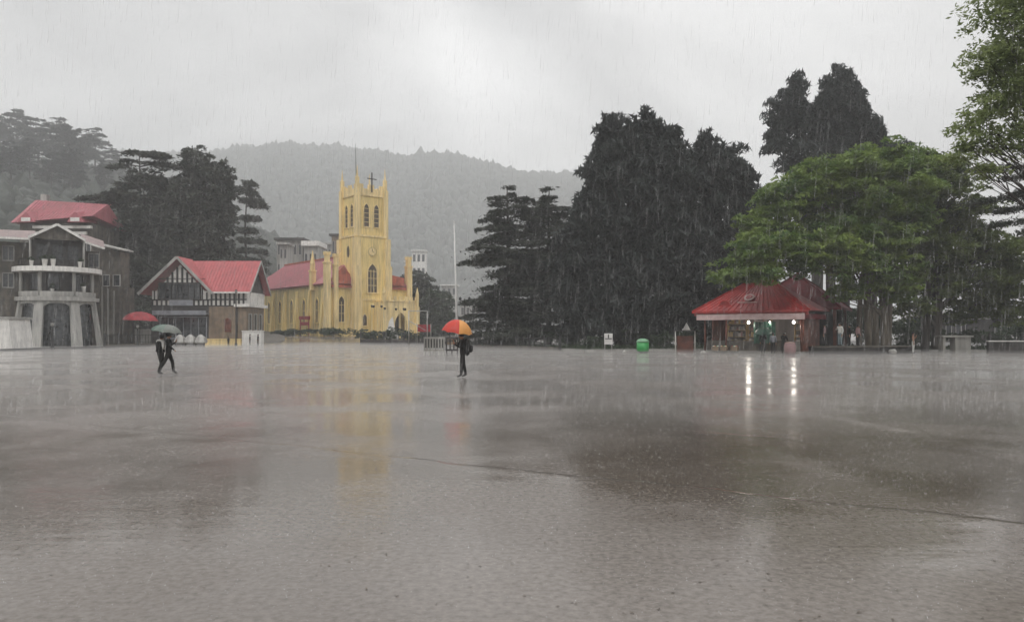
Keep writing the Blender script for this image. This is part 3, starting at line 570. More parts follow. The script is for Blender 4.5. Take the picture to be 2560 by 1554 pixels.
# shrubs along the planted edge
def shrub(px, Y, wd, h, lab, m='lf_bush', n=170, seed=0, leaf=.14, z=None):
    z = float(gh(X(px, Y), Y)) if z is None else z
    t = thing('shrub', lab, 'shrub', (X(px, Y), Y, z), 0, 'shrubs along the planted edge'); st = MB(); rnd = random.Random(seed); bl = []
    for i in range(4):
        c = (rnd.uniform(-.4, .4)*wd, rnd.uniform(-.3, .3), h*rnd.uniform(.4, .68)); st.tube([(c[0]*.2, 0, -.05), c], [.04, .015], 5); bl.append((c, (wd*.36, .6, h*.36)))
    st.build('stem', 'bark', t); leaves('foliage', blobpts(bl, n, .13, 7, seed, shell=.5, gap=.15), leaf, m, t, seed=seed)
for i, (px, Y, wd, h, lab) in enumerate(((1215, 84, 3.2, 2.4, 'pale topped shrub at the left foot of the layered cedars'), (1300, 83, 3, 1.9, 'dark shrub between the two layered cedar trunks'), (1395, 80, 3, 2.0, 'dark shrub at the right foot of the layered cedars'),
        (1435, 74, 2.2, 1.5, 'low shrub with pale tips left of the notice board'), (1492, 69, 1.8, 1.3, 'small shrub just right of the notice board'), (1650, 69, 3, 1.7, 'dark shrub between green bin and little shelter'),
        (1730, 71, 2.6, 2.2, 'dark shrub behind the little shelter\'s right post'), (2255, 66, 3, 1.6, 'dark shrub behind the right end of the tree seat'), (2400, 68, 3.2, 1.9, 'dark shrub behind the stone block'),
        (2490, 72, 4, 2.3, 'broad dark shrub behind the low white topped wall'), (1590, 72, 3.2, 2.2, 'tall dark shrub behind the green bin'), (1150, 88, 2.2, 1.5, 'shrub directly behind the orange umbrella'), (2080, 79, 5, 4.6, 'tall dark thicket behind the red shelter'), (2200, 78, 5, 4.4, 'tall dark thicket behind the pale trunks'), (2300, 80, 4.5, 3.6, 'tall dark thicket behind the black trunk'), (1880, 78, 6, 4.6, 'tall dark thicket behind the kiosk'), (2540, 80, 5, 2.8, 'tall dark thicket at the right edge'))):
    shrub(px, Y, wd, h, lab, seed=70+i, n=230 if h < 2.6 else 900, leaf=.14 if h < 2.6 else .2)

# ------------------------------------------------------------------ church
def church():
    th = R(40); s = 6.1; g = .84
    t = thing('church', 'pale yellow church with square pinnacled clock tower and red roof', 'church', (X(891, 130), 130, g-.04), th)
    # local: x along the front, y back along the nave, tower front-left corner at the origin
    z_c, z_b, z_p = 17.4, 24.4, 26.3
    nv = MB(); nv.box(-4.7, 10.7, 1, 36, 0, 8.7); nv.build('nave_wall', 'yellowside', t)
    for a_, b_ in ((-4.72, 0), (s, 10.72)): fw = MB(); fw.box(a_, b_, .94, 1.0, 0, 8.7); fw.build('front_wall', 'yellow', t)
    bt = MB()
    bt.box(-4.95, 10.95, .9, 36.2, 8.7, 8.95); bt.build('eaves', 'rustroof', t)
    rf = MB(); y0, y1, a, b, zr = .6, 36.5, -5.2, 11.2, 14.6; m_ = 3.0
    rf.add([(a, y0, 8.95), (b, y0, 8.95), (b, y1, 8.95), (a, y1, 8.95), (m_, 6.5, zr), (m_, y1, zr)], [(0, 1, 4), (1, 2, 5, 4), (2, 3, 5), (3, 0, 4, 5), (3, 2, 1, 0)], 0)
    for k in range(40):
        y = 7+k*.74
        if y < y1: rf.bar((a+.05, y, 9.02), (m_-.05, y, zr+.04), .05)
    rf.build('roof', 'pinkroof', t)
    rc = MB(); rc.box(2.8, 3.2, 6.4, 36.4, zr+.02, zr+.28); rc.build('roof_ridge', 'rustroof', t)
    fg = MB(); fg.prism([(-3.6, .5, 8.98), (-.9, .5, 8.98), (-.9, .5, 10.6), (-2.2, .5, 12.0), (-3.6, .5, 10.3)], (0, 1.2, 0)); fg.build('front_gable', 'rustroof', t)
    for a_, b_ in ((-4.3, -.05), (s+.05, 10.4)): bd = MB(); bd.box(a_, b_, .55, .93, 8.3, 8.72); bd.build('cornice', 'rustroof', t)
    rg = MB(); rg.prism([(7.0, .5, 8.98), (9.9, .5, 8.98), (9.9, .5, 10.4), (7.0, .5, 10.9)], (0, 1.2, 0)); rg.build('front_gable', 'rustroof', t)
    # tower
    tw = MB(); tw.box(0, s, 0, s, 0, z_c); tw.build('tower_base', 'yellow', t)
    tb = MB(); tb.box(.35, s-.35, .35, s-.35, z_c, z_b); tb.build('belfry', 'yellow', t)
    sc_ = MB(); sc_.box(-.12, s+.12, -.12, s+.12, z_c-.22, z_c+.12); sc_.build('string_course', 'cream', t)
    sc2 = MB(); sc2.box(.2, s-.2, .2, s-.2, z_b-.1, z_b+.2); sc2.build('string_course', 'cream', t)
    sc3 = MB(); sc3.box(-.1, s+.1, -.1, s+.1, 6.2, 6.5); sc3.build('string_course', 'cream', t)
    pp = MB()                                       # battlemented parapet
    for sx in range(4):
        for k in range(5):
            a0 = .35+.1+k*1.06; a1 = a0+1.06; hi = z_p if k % 2 == 0 else z_p-.75
            if sx == 0: pp.box(a0, a1, .3, .55, z_b+.2, hi)
            if sx == 1: pp.box(a0, a1, s-.55, s-.3, z_b+.2, hi)
            if sx == 2: pp.box(.3, .55, a0, a1, z_b+.2, hi-.002)
            if sx == 3: pp.box(s-.55, s-.3, a0, a1, z_b+.2, hi-.002)
    pp.build('parapet', 'cream', t)
    # corner buttresses in stages, crowned by pinnacles
    for cx in (0, s):
        for cy in (0, s):
            sg = (-1 if cx == 0 else 1, -1 if cy == 0 else 1)
            def bb(o, ww, z0, z1, mb):              # two arms of a set-back buttress
                xa, xb = sorted((cx-sg[0]*ww, cx+sg[0]*o)); ya, yb = sorted((cy-sg[1]*ww, cy+sg[1]*o)); mb.box(xa, xb, ya, yb, z0, z1)
            m = MB(); bb(.75, .75, 0, 6.2, m); bb(.6, .7, 6.2, 12.2, m); bb(.42, .65, 12.2, 17.0, m); m.build('buttress', 'cream', t)
            q = MB(); bb(.1, .75, z_c+.12, z_b+1.2, q); q.build('corner_pier', 'cream', t)
            p = MB(); px_, py_ = cx-sg[0]*.33, cy-sg[1]*.33
            p.box(px_-.28, px_+.28, py_-.28, py_+.28, z_b+1.2, z_b+2.9); p.lathe([(.4, z_b+2.9), (.4, z_b+3.02), (.22, z_b+3.08), (.04, z_b+4.9), (.02, z_b+5.0)], 4, (px_, py_, 0), smooth=False)
            p.build('pinnacle', 'cream', t)
    # belfry openings, two on each face
    for k in range(2):
        u = 2.1+k*1.95
        window(t, (u, .35, z_c+1.6), 0, .95, 3.9, 'pointed', 'cream', 'glassbrown', .14, 1, 5, .14)
        window(t, (.35, u, z_c+1.6), R(-90), .95, 3.9, 'pointed', 'cream', 'glassbrown', .14, 1, 5, .14)
        window(t, (s-.35, u, z_c+1.6), R(90), .95, 3.9, 'pointed', 'cream', 'glassbrown', .14, 1, 5, .14)
    # clock on the front face
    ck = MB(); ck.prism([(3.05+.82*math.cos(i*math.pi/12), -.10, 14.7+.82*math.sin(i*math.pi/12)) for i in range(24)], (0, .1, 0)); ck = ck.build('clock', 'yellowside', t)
    cf = MB(); cf.prism([(3.05+.62*math.cos(i*math.pi/12), -.13, 14.7+.62*math.sin(i*math.pi/12)) for i in range(24)], (0, .03, 0)); cf.build('clock_face', 'cream', ck)
    hd = MB(); hd.bar((3.05, -.16, 14.68), (3.05, -.16, 15.18), .06, .03); hd.build('hand', 'dark', ck)
    hd = MB(); hd.bar((3.08, -.19, 14.7), (3.36, -.19, 14.52), .07, .03); hd.build('hand', 'dark', ck)
    ov = MB(); ov.prism([(-.06, 2.9+.42*math.cos(i*math.pi/10), 14.7+1.0*math.sin(i*math.pi/10)) for i in range(20)], (.09, 0, 0)); ov.build('niche', 'glassbrown', t)
    # great west window and the smaller ones
    window(t, (3.05, 0, 7.6), 0, 1.75, 4.9, 'pointed', 'cream', 'glassbrown', .22, 3, 4, .16)
    window(t, (-2.35, .94, 2.5), 0, 1.0, 4.3, 'pointed', 'cream', 'glassbrown', .18, 2, 3, .14)
    window(t, (1.6, 0, 1.9), 0, .75, 1.9, 'pointed', 'cream', 'glassbrown', .14, 1, 1, .12)
    for k in range(6): window(t, (-4.7, 5.2+k*5.2, 2.4), R(-90), 1.1, 4.2, 'pointed', 'yellow', 'glassbrown', .16, 2, 2, .12)
    for k in range(7):
        m = MB(); y = 2.7+k*5.2; m.hexa([(-5.6, y-.35, 0), (-4.71, y-.35, 0), (-4.71, y+.35, 0), (-5.6, y+.35, 0)], [(-4.95, y-.35, 8.1), (-4.71, y-.35, 8.1), (-4.71, y+.35, 8.1), (-4.95, y+.35, 8.1)]); m.build('buttress', 'yellow', t)
    # turrets at the corners of the west front
    for (x, y, w_, zt) in ((-5.0, .9, .95, 13.7), (-3.55, .75, .75, 13.4), (11.0, .9, 1.0, 13.8), (-4.9, 6.6, .9, 12.6), (8.2, 8.5, .8, 13.4)):
        m = MB(); m.box(x-w_/2, x+w_/2, y-w_/2, y+w_/2, 0 if y < 2 else 8, zt-1.4); m.box(x-w_/2-.1, x+w_/2+.1, y-w_/2-.1, y+w_/2+.1, zt-1.4, zt-1.15)
        m.box(x-w_/2+.12, x+w_/2-.12, y-w_/2+.12, y+w_/2-.12, zt-1.15, zt)
        if y > 2: m.lathe([(.5, zt), (.04, zt+2.3)], 4, (x, y, 0), smooth=False)
        else:
            for a in (-1, 1):
                for b_ in (-1, 1): m.box(x+a*w_*.36-.14, x+a*w_*.36+.14, y+b_*w_*.36-.14, y+b_*w_*.36+.14, zt, zt+.55)
        m.build('turret', 'cream', t)
    # porch
    p = MB(); x0, x1, y0 = 3.4, 10.5, -2.9; ctr = 7.1
    o = [(a+ctr, b) for a, b in arch(2.5, 4.1)]; pts = [(x0, y0, 0)]
    poly = [(x0, 0), (o[0][0], 0)]+[o[0]]+list(reversed(o[2:]))+[o[1]]+[(x1, 0), (x1, 6.0), (x0, 6.0)]
    cl = []
    for q in poly:
        if not cl or (abs(cl[-1][0]-q[0])+abs(cl[-1][1]-q[1])) > 1e-5: cl.append(q)
    p.prism([(a, y0, b) for a, b in cl], (0, .5, 0)); p.box(x0, x0+.4, y0+.5, -.02, 0, 6.0); p.box(x1-.4, x1, y0+.5, .93, 0, 6.0); p.box(x0+.4, x1-.4, y0+.5, -.02, 5.6, 5.95)
    p = p.build('porch', 'cream', t)
    q = MB(); q.box(x0-.12, x1+.12, y0-.12, y0+.2, 6.0, 6.3)
    for k in range(7): q.box(x0+k*1.1, x0+k*1.1+.6, y0-.05, y0+.15, 6.3, 6.9)
    q.build('parapet', 'cream', p)
    d = MB(); d.box(5.9, 8.3, -.07, -.01, 0, 3.6); d.build('door', 'dark', p)
    for xx in (x0-.1, x1-.5):
        m = MB(); m.box(xx, xx+.6, y0-.5, y0-.01, 0, 5.2); m.box(xx+.08, xx+.52, y0-.36, y0-.02, 5.2, 7.4); m.lathe([(.34, 7.4), (.03, 8.6)], 4, (xx+.3, y0-.19, 0), smooth=False); m.build('pinnacle', 'cream', p)
    cr = MB(); cr.bar((3.05, .1, z_b+.6), (3.05, .1, z_b+4.0), .17); cr.bar((2.15, .1, z_b+2.9), (3.95, .1, z_b+2.9), .15); cr.build('cross', 'dark', t)
    lr = MB(); lr.tube([(.45, .8, z_p-1), (.25, .8, z_p+6.8)], [.09, .03], 6); lr.build('lightning_rod', 'dark', t)
    sg = MB(); sg.box(-6.05, -5.9, 5.4, 9.6, 2.9, 3.5); sg.box(-6.0, -5.93, 5.8, 9.2, 1.9, 2.5); sg.box(-6.02, -5.9, 5.7, 5.9, 0, 2.9); sg.box(-6.02, -5.9, 9.1, 9.3, 0, 2.9); sg.build('notice_board', 'red', t)
church()

# ------------------------------------------------------------------ half timbered house
def timber_house():
    ox, oy = -44.1, 93
    t = thing('timbered_house', 'half timbered black and white house with red tin roof', 'house', (ox, oy, 0))
    W = 11.6; G = 7.0; f1 = 4.75; ev = 6.35; rz = 10.45; D = 6.6
    b = MB(); b.box(0, G, .02, D, 0, f1); b.build('lower_wall', 'dark', t)
    b = MB(); b.box(G, W, .0, D-.02, 0, f1); b.build('stone_wall', 'stonebrown', t)
    b = MB(); b.box(.02, W-.02, .1, D-.1, f1, ev+.3); b.build('upper_wall', 'white', t)
    # gable front
    gx = 3.45; ga = 9.85
    b = MB(); b.prism([(-.0, .05, ev-.3), (G, .05, ev-.3), (gx, .05, ga)], (0, .25, 0)); b.build('gable_wall', 'white', t)
    tm = MB()
    def top(x): return min(ga-.1, ev-.2+(ga-ev+.2)*(1-abs(x-gx)/(3.6)))
    tm.box(-.02, G+.02, -.05, .04, f1-.02, f1+.16); tm.box(-.02, G+.02, -.05, .04, f1+.72, f1+.88); tm.box(.9, 6.3, -.05, .04, 7.55, 7.68); tm.box(.5, 6.6, -.05, .04, 8.05-.9+.95, 8.05+.12)
    for i in range(13):
        x = .1+i*.565; tm.box(x-.10, x+.10, -.045, .045, f1+.16, f1+.72)
    for i in range(10):
        x = .75+i*.6
        if top(x) > 7.8: tm.box(x-.11, x+.11, -.045, .045, 7.68, top(x))
    for x in (.35, .8, 6.2, 6.75): tm.box(x-.07, x+.07, -.045, .045, f1+.88, min(7.5, top(x)))
    for i in range(12):
        x = G+.3+i*.56
        if x < W: tm.box(x-.11, x+.11, .03, .099, f1+.1, ev+.1)
    tm.box(G+.03, W, .02, .098, f1-.01, f1+.14); tm.box(G+.03, W, .02, .098, f1+.78, f1+.92); tm.build('timber_frame', 'timber', t)
    window(t, (3.45, .05, f1+.95), 0, 4.9, 1.75, 'square', 'timber', 'glass', .14, 7, 1, .16)
    bb = MB(); bb.box(2.2, 5.1, -.12, -.052, f1+.1, f1+.78); bb.build('sign_board', 'bluegrey', t)
    bb = MB(); bb.box(.5, G+.05, -.9, .0, 3.75, 4.0); bb.box(.5, G+.05, -.95, -.9, 3.7, 4.22); bb.build('canopy', 'bluegrey', t)
    window(t, (3.9, .02, .9), 0, 5.6, 2.5, 'square', 'bluegrey', 'glass', .12, 6, 1, .14, 'shop_window')
    # main roof, ridge along the house, and the front gable roof over it
    r = MB(); y0, y1 = -.7, D+.6; ym = D/2; x1 = W+.7; th_ = .16
    r.hexa([(7.55, y0, ev), (x1, y0, ev), (x1, ym, rz), (3.5, ym, rz)], [(7.55, y0, ev+th_), (x1, y0, ev+th_), (x1, ym, rz+th_), (3.5, ym, rz+th_)])
    r.hexa([(2.5, ym+.01, rz), (x1, ym+.01, rz), (x1, y1, ev), (2.5, y1, ev)], [(2.5, ym+.01, rz+th_), (x1, ym+.01, rz+th_), (x1, y1, ev+th_), (2.5, y1, ev+th_)])
    for k in range(22):
        x = 4.2+k*.4; q = max(0., (7.6-x)/4.1)
        if x < x1-.1: r.bar((x, y0+(ym-y0)*q, ev+(rz-ev)*q+th_+.02), (x, ym, rz+th_+.02), .05)
    r.build('roof', 'redroof', t)
    r = MB(); gl = -1.25; gr = 7.75; el, er, gz = 6.2, 6.3, 10.65; yb = D*.5+.3; yf = -.85
    r.hexa([(gl, yf, el), (gx, yf, gz), (gx, yb, gz), (gl, yb, el)], [(gl, yf, el+.17), (gx, yf, gz+.17), (gx, yb, gz+.17), (gl, yb, el+.17)])
    r.hexa([(gx+.01, yf, gz), (gr, yf, er), (gr, yf+.6, er), (gx+.01, yb, gz)], [(gx+.01, yf, gz+.17), (gr, yf, er+.17), (gr, yf+.6, er+.17), (gx+.01, yb, gz+.17)])
    r.build('gable_roof', 'redroof', t)
    v = MB(); v.bar((gl-.02, yf-.04, el), (gx, yf-.04, gz+.05), .07, .34); v.bar((gx, yf-.05, gz+.05), (gr+.02, yf-.05, er), .07, .30); v.build('bargeboard', 'greywhite', t)
    v = MB(); v.bar((x1+.04, y0, ev+.02), (x1+.04, ym, rz+.05), .07, .26); v.bar((x1+.045, ym, rz+.05), (x1+.045, y1, ev+.02), .07, .26); v.build('bargeboard', 'greywhite', t)
    v = MB(); v.box(gr, x1, y0-.08, y0-.01, ev-.02, ev+.16); v.build('gutter', 'white', t)
    v = MB(); v.prism([(W-.1, .1, ev+.2), (W-.1, D-.1, ev+.2), (W-.1, ym, rz-.1)], (.1, 0, 0)); v.build('gable_end', 'dark', t)
    # right end: balcony band and three tall windows, front door
    v = MB(); v.box(W+.005, W+.5, -.3, D, f1-.05, f1+.3); v.box(W-1.4, W+.5, -.42, -.01, f1-.05, f1+.3); v.build('balcony', 'white', t)
    for k in range(3): v = MB(); v.tube([(W+.4, .2+k*2.6, f1+.3), (W+.4, .2+k*2.6, ev+.1)], .06, 6); v.build('post', 'white', t)
    for k in range(3): window(t, (W, 1.2+k*1.9, 1.9), R(90), .8, 1.9, 'square', 'greywhite', 'glass', .12, 1, 1, .12)
    d = window(t, (9.35, 0, 1.75), 0, .62, 1.5, 'round', 'doorred', 'doorred', .1, 1, 1, .08, 'door')
    v = MB(); v.tube([(10.5, -.08, 0), (10.5, -.08, f1)], .05, 6); v.build('drainpipe', 'dark', t)
    v = MB(); v.box(G-.2, W+.1, -.5, -.01, 0, .5); v.build('plinth', 'cream', t)
timber_house()

# ------------------------------------------------------------------ round fronted pavilion on the left
def pavilion():
    cx, cy = -48.4, 81.0
    t = thing('pavilion', 'round fronted concrete pavilion with splayed piers and balconies', 'building', (cx, cy, .12), R(30)); t.scale = (.82, .82, 1)
    def arc(r0, r1, z0, z1, a0=195, a1=345, n=24, mb=None, r0b=None, r1b=None, mi=0):
        mb = mb or MB(); v = []; f = []
        r0b = r0 if r0b is None else r0b; r1b = r1 if r1b is None else r1b
        for i in range(n+1):
            a = R(a0+(a1-a0)*i/n); c, s_ = math.cos(a), math.sin(a)
            v += [(r0*c, r0*s_, z0), (r1*c, r1*s_, z0), (r0b*c, r0b*s_, z1), (r1b*c, r1b*s_, z1)]
        for i in range(n):
            k = 4*i; f += [(k, k+4, k+5, k+1), (k+2, k+3, k+7, k+6), (k+1, k+5, k+7, k+3), (k, k+2, k+6, k+4)]
        f += [(0, 1, 3, 2), (4*n, 4*n+2, 4*n+3, 4*n+1)]
        mb.add(v, f, mi); return mb
    arc(0.3, 3.9, 0, 4.6, 180, 360).build('inner_wall', 'glass', t)
    for a, wd in ((197, 11), (243.5, 14), (295.5, 14), (342, 9)):           # splayed piers
        m = arc(4.75, 5.25, 0, 4.75, a-wd/2, a+wd/2, 4, None, 4.0, 4.45); m.build('pier', 'greywhite', t)
    for a0, a1 in ((200, 240), (248, 291), (300, 340)):                     # arched heads between the piers
        m = MB(); n = 10
        for i in range(n):
            q0, q1 = i/n, (i+1)/n; dz = lambda q: 4.62-.55*abs(2*q-1)**4
            for qa, qb in ((q0, q1),):
                A0, A1 = R(a0+(a1-a0)*qa), R(a0+(a1-a0)*qb); z0_, z1_ = dz(qa)-.12, dz(qb)-.12
                m.hexa([(4.1*math.cos(A0), 4.1*math.sin(A0), z0_), (4.42*math.cos(A0), 4.42*math.sin(A0), z0_), (4.42*math.cos(A1), 4.42*math.sin(A1), z1_), (4.1*math.cos(A1), 4.1*math.sin(A1), z1_)],
                       [(4.1*math.cos(A0), 4.1*math.sin(A0), 4.75), (4.42*math.cos(A0), 4.42*math.sin(A0), 4.75), (4.42*math.cos(A1), 4.42*math.sin(A1), 4.75), (4.1*math.cos(A1), 4.1*math.sin(A1), 4.75)])
        m.build('arch', 'greywhite', t)
    m = arc(.2, 4.75, 4.75, 5.15, 178, 362); arc(.2, 4.3, 5.15, 5.3, 178, 362, mb=m); arc(4.1, 4.35, 5.3, 5.72, 178, 362, mb=m); m.build('balcony', 'greywhite', t)
    arc(0.3, 3.2, 5.72, 7.7, 178, 362).build('middle_wall', 'dark', t)
    for a in (196, 243, 296, 338): m = MB(); m.tube([(4.15*math.cos(R(a)), 4.15*math.sin(R(a)), 5.3), (4.15*math.cos(R(a)), 4.15*math.sin(R(a)), 7.75)], .22, 8); m.build('column', 'greywhite', t)
    for a in (220, 262, 318): window(t, (3.2*math.cos(R(a)), 3.2*math.sin(R(a)), 5.95), R(a+90), 1.2, 1.5, 'square', 'iron', 'glass', .08, 2, 1, .1)
    arc(.2, 5.05, 7.75, 8.25, 172, 368).build('slab_roof', 'white', t)
    m = arc(4.3, 4.36, 9.0, 9.06, 178, 362)
    for a in range(180, 361, 9): m.tube([(4.33*math.cos(R(a)), 4.33*math.sin(R(a)), 8.25), (4.33*math.cos(R(a)), 4.33*math.sin(R(a)), 9.0)], .03, 4)
    m.build('railing', 'iron', t)
    m = MB(); m.box(-3.2, 3.2, -1.6, 3, 8.25, 11.2); m.build('upper_wall', 'dark', t)
    for x in (-2.9, 2.9): m = MB(); m.tube([(x, -3.4, 8.25), (x, -3.4, 11.2)], .13, 8); m.build('column', 'greywhite', t)
    for x in (-1.7, 0, 1.7): window(t, (x, -1.6, 9.1), 0, 1.1, 1.5, 'square', 'iron', 'glass', .1, 2, 2, .1)
    m = MB(); zg, ze = 12.5, 11.1
    for s_ in (-1, 1): m.hexa([(0, -4.2, zg), (s_*3.0, -4.2, ze), (s_*3.0, 3, ze), (0, 3, zg)], [(0, -4.2, zg+.14), (s_*3.0, -4.2, ze+.14), (s_*3.0, 3, ze+.14), (0, 3, zg+.14)])
    m.prism([(-2.7, -3.9, ze), (2.7, -3.9, ze), (0, -3.9, zg-.05)], (0, .12, 0)); m.build('gable_roof', 'stone', t)
    m = MB(); m.bar((-3.1, -4.25, ze-.03), (0, -4.25, zg+.07), .08, .26); m.bar((0, -4.26, zg+.07), (3.1, -4.26, ze-.03), .08, .26); m.build('bargeboard', 'white', t)
    for s_, x_end in ((-1, -9.5), (1, 5.3)):         # low pitched side roofs
        zz = 11.0 if s_ < 0 else 10.4
        m = MB(); m.hexa([(s_*2.6, -2.4, 11.05), (x_end, -2.4, zz), (x_end, 3.2, zz+1.2), (s_*2.6, 3.2, 12.3)], [(s_*2.6, -2.4, 11.2), (x_end, -2.4, zz+.15), (x_end, 3.2, zz+1.35), (s_*2.6, 3.2, 12.45)]); m.build('side_roof', 'paleroof', t)
        m = MB(); m.bar((s_*2.9, -2.45, 11.08), (x_end, -2.45, zz+.05), .07, .2); m.build('gutter', 'white', t)
    m = MB(); m.box(-9.2, -3.21, .2, 5, 0, 10.9); m.build('side_wall', 'stone', t); m = MB(); m.box(3.21, 4.7, .2, 1.8, 0, 10.3); m.build('side_wall', 'stone', t)
    for x, z in ((-7.5, 6.2), (-5.4, 6.2), (-7.5, 9), (-5.4, 9), (4.1, 8.6)): window(t, (x, .2, z), 0, 1.1, 1.4, 'square', 'greywhite', 'glass', .1, 2, 1, .1)
pavilion()
for i, (px, py, r_, lab) in enumerate(((79, 640, .42, 'leftmost white potted planter on the pavilion\'s upper terrace'), (112, 638, .55, 'taller white pot left of centre on the upper terrace'), (133, 640, .48, 'white pot at the centre of the upper terrace'),
        (200, 643, .42, 'rightmost white pot on the upper terrace'), (131, 711, .36, 'white pot in the pavilion\'s middle gallery'), (209, 706, .42, 'white pot right end of the middle gallery'))):
    zf, rr = (8.37, 3.6) if py < 690 else (5.42, 3.1)
    Y = min((y for y in np.arange(74, 84, .05) if (X(px, y)+48.4)**2+(y-81.0)**2 < rr*rr), default=79.0)
    t = thing('planter', lab, 'planter', (X(px, Y), Y, zf), 0, 'white pots on the pavilion'); m = MB(); h = max(.35, Z(py, Y)-zf)*(.75+.1*(i % 3)); m.lathe([(r_*.36, 0), (r_*.5, h*.7), (r_*.55, h*.75)], 12); m.build('pot', 'white', t)
    leaves('foliage', blobpts([((0, 0, h*.95), (r_*.6, r_*.6, h*.3))], 40, .08, 6, i), .1, 'lf_bush', t, seed=i)

# annexe with stone retaining wall right of the pavilion
def annexe():
    t = thing('stone_annexe', 'streaked stone building with narrow slits beside the pavilion', 'building', (X(250, 88), 88, .1))
    m = MB(); m.box(0, 2.3, 0, 2.2, 0, Z(622, 88)-.4); m.build('wall', 'stone', t); m = MB(); m.box(2.3, 2.9, .6, 2.2, 0, Z(720, 88)); m.build('wing_wall', 'stone', t)
    for k in range(3): m = MB(); m.box(.2+k*.68, .38+k*.68, -.1, -.005, 0, 6.8-k*.25); m.build('pilaster', 'greywhite' if k % 2 else 'concrete', t)
    zt = Z(610, 88); m = MB(); m.hexa([(-.6, -.9, zt-.1), (2.7, -.9, zt-.9), (2.7, 2.4, zt-.8), (-.6, 2.4, zt+.0)], [(-.6, -.9, zt+.05), (2.7, -.9, zt-.75), (2.7, 2.4, zt-.65), (-.6, 2.4, zt+.15)]); m.build('roof', 'greywhite', t)
    for k in range(2): window(t, (.75+k*1.2, 0, 6.9), 0, .7, 1.2, 'square', 'greywhite', 'glass', .08, 1, 1, .1)
annexe()
def hill_house():
    Y = 101; x0, x1 = X(26, Y), X(232, Y); t = thing('hill_house', 'pink red roofed house high behind the pavilion', 'house', (x0, Y, 0)); W = x1-x0
    ze, zr = Z(556, Y), Z(493, Y)
    m = MB(); m.box(.6, W-.6, 1, 8, 0, ze); m.build('wall', 'stone', t)
    m = MB(); m.add([(0, 0, ze), (W, 0, ze+.9), (W, 9, ze), (0, 9, ze), (.8, 4, zr+.3), (W-.1, 4, zr-.3)], [(0, 1, 5, 4), (1, 2, 5), (2, 3, 4, 5), (3, 0, 4), (3, 2, 1, 0)])
    for k in range(24): x = .6+k*.47; m.bar((x, .02, ze+.05+.9*x/W), (.8+(W-.9)*x/W, 4, zr+.33-.6*x/W), .05)
    m.build('roof', 'pinkroof', t)
    for c, x in ((1, 2.3), (2, 8.8)):
        m = MB(); m.hexa([(x-1.1, -.4, ze), (x+1.1, -.4, ze), (x+1.1, 3, ze+.3), (x-1.1, 3, ze+.3)], [(x-.1, -.4, ze+1.3), (x+.1, -.4, ze+1.3), (x+.1, 3, ze+2), (x-.1, 3, ze+2)]); d = m.build('dormer', 'pinkroof', t)
        m = MB(); m.box(x-.6, x+.6, -.45, -.405, ze+.1, ze+.6); m.build('frame', 'white', d)
    for z, a, b in ((ze-.7, 2.6, 10.4), (ze-1.5, 3.0, 9.7)): m = MB(); m.box(a, b, .5, .95, z, z+.35); m.build('fascia', 'white', t)
    m = MB(); m.box(.9, 1.7, 5, 5.9, ze, zr+1.3); m.build('chimney', 'greywhite', t)
    for k in range(5): window(t, (2+k*1.9, 1, ze-4), 0, 1, 1.5, 'square', 'greywhite', 'glass', .1, 2, 1, .1)
hill_house()
def hill_block(name, label, px0, px1, ptop, Y, wallm, roofm=None, rows=3, cols=4, base=None, depth=8, dome=False, band=None):
    x0, x1, zt = X(px0, Y), X(px1, Y), Z(ptop, Y); zb = base if base is not None else 0
    t = thing(name, label, 'building', (x0, Y, zb-2)); W = x1-x0; H = zt-zb+2
    m = MB(); m.box(0, W, 0, depth, 0, H); m.build('wall', wallm, t)
    m = MB()
    if dome: m.lathe([(W*.34, H-.2), (W*.34, H+.6), (W*.26, H+1.7), (W*.1, H+2.4), (.05, H+2.6)], 12, (W/2, W*.4, 0))
    else: m.box(-.5, W+.5, -.8, depth+.4, H, H+(band or .5))
    m.build('roof', roofm or wallm, t)
    hh = (H-3)/rows if H > 6 else H/rows*.8
    for r_ in range(rows):
        for c in range(cols):
            ww = W/cols*.5; z = H-hh*(r_+1)+hh*.25
            if z > .2: window(t, (W*(c+.5)/cols, 0, z), 0, round(ww, 2), round(hh*.5, 2), 'square', 'greywhite', 'glass', .1, 1, 1, .1)
    return t
hill_block('hillside_block', 'dark grey blank building on the slope above the church roof', 692, 757, 600, 182, 'concrete', 'dark', 4, 5, 4)
hill_block('hillside_block', 'pale building with bright white flat roof band above the church roof', 760, 794, 615, 180, 'greywhite', 'white', 2, 3, 6, 7, band=1.15)
hill_block('hillside_block', 'small brown tower block close left of the church tower', 829, 848, 590, 190, 'stonebrown', 'dark', 4, 2, 3, 5)
hill_block('hillside_house', 'small pale house half hidden in scrub right of the lone pine', 699, 718, 612, 170, 'greywhite', 'greywhite', 1, 2, 16, 4)
hill_block('hillside_block', 'pale terrace of flats beyond the turrets at the church\'s left', 796, 828, 612, 205, 'greywhite', 'greywhite', 3, 4, 8, 6)
hill_block('apartment_tower', 'tall white apartment tower in the mist right of the church', 1030, 1064, 628, 330, 'white', 'white', 6, 3, 0, 6)
hill_block('apartment_block', 'lower white wing beside the misty apartment tower', 1012, 1031, 655, 332, 'white', 'white', 5, 2, 0, 6)
hill_block('valley_house', 'pale stepped house in the valley left of the flagpole', 1104, 1142, 714, 300, 'greywhite', 'white', 4, 3, 0, 8)
hill_block('valley_house', 'small pale house in the valley right of the flagpole', 1150, 1190, 760, 280, 'greywhite', 'white', 2, 3, 0, 8)
hill_block('valley_shed', 'pale tin roofed shed glimpsed between the right hand trunks', 2335, 2432, 792, 115, 'dark', 'white', 1, 4, 0, 8, band=.9)
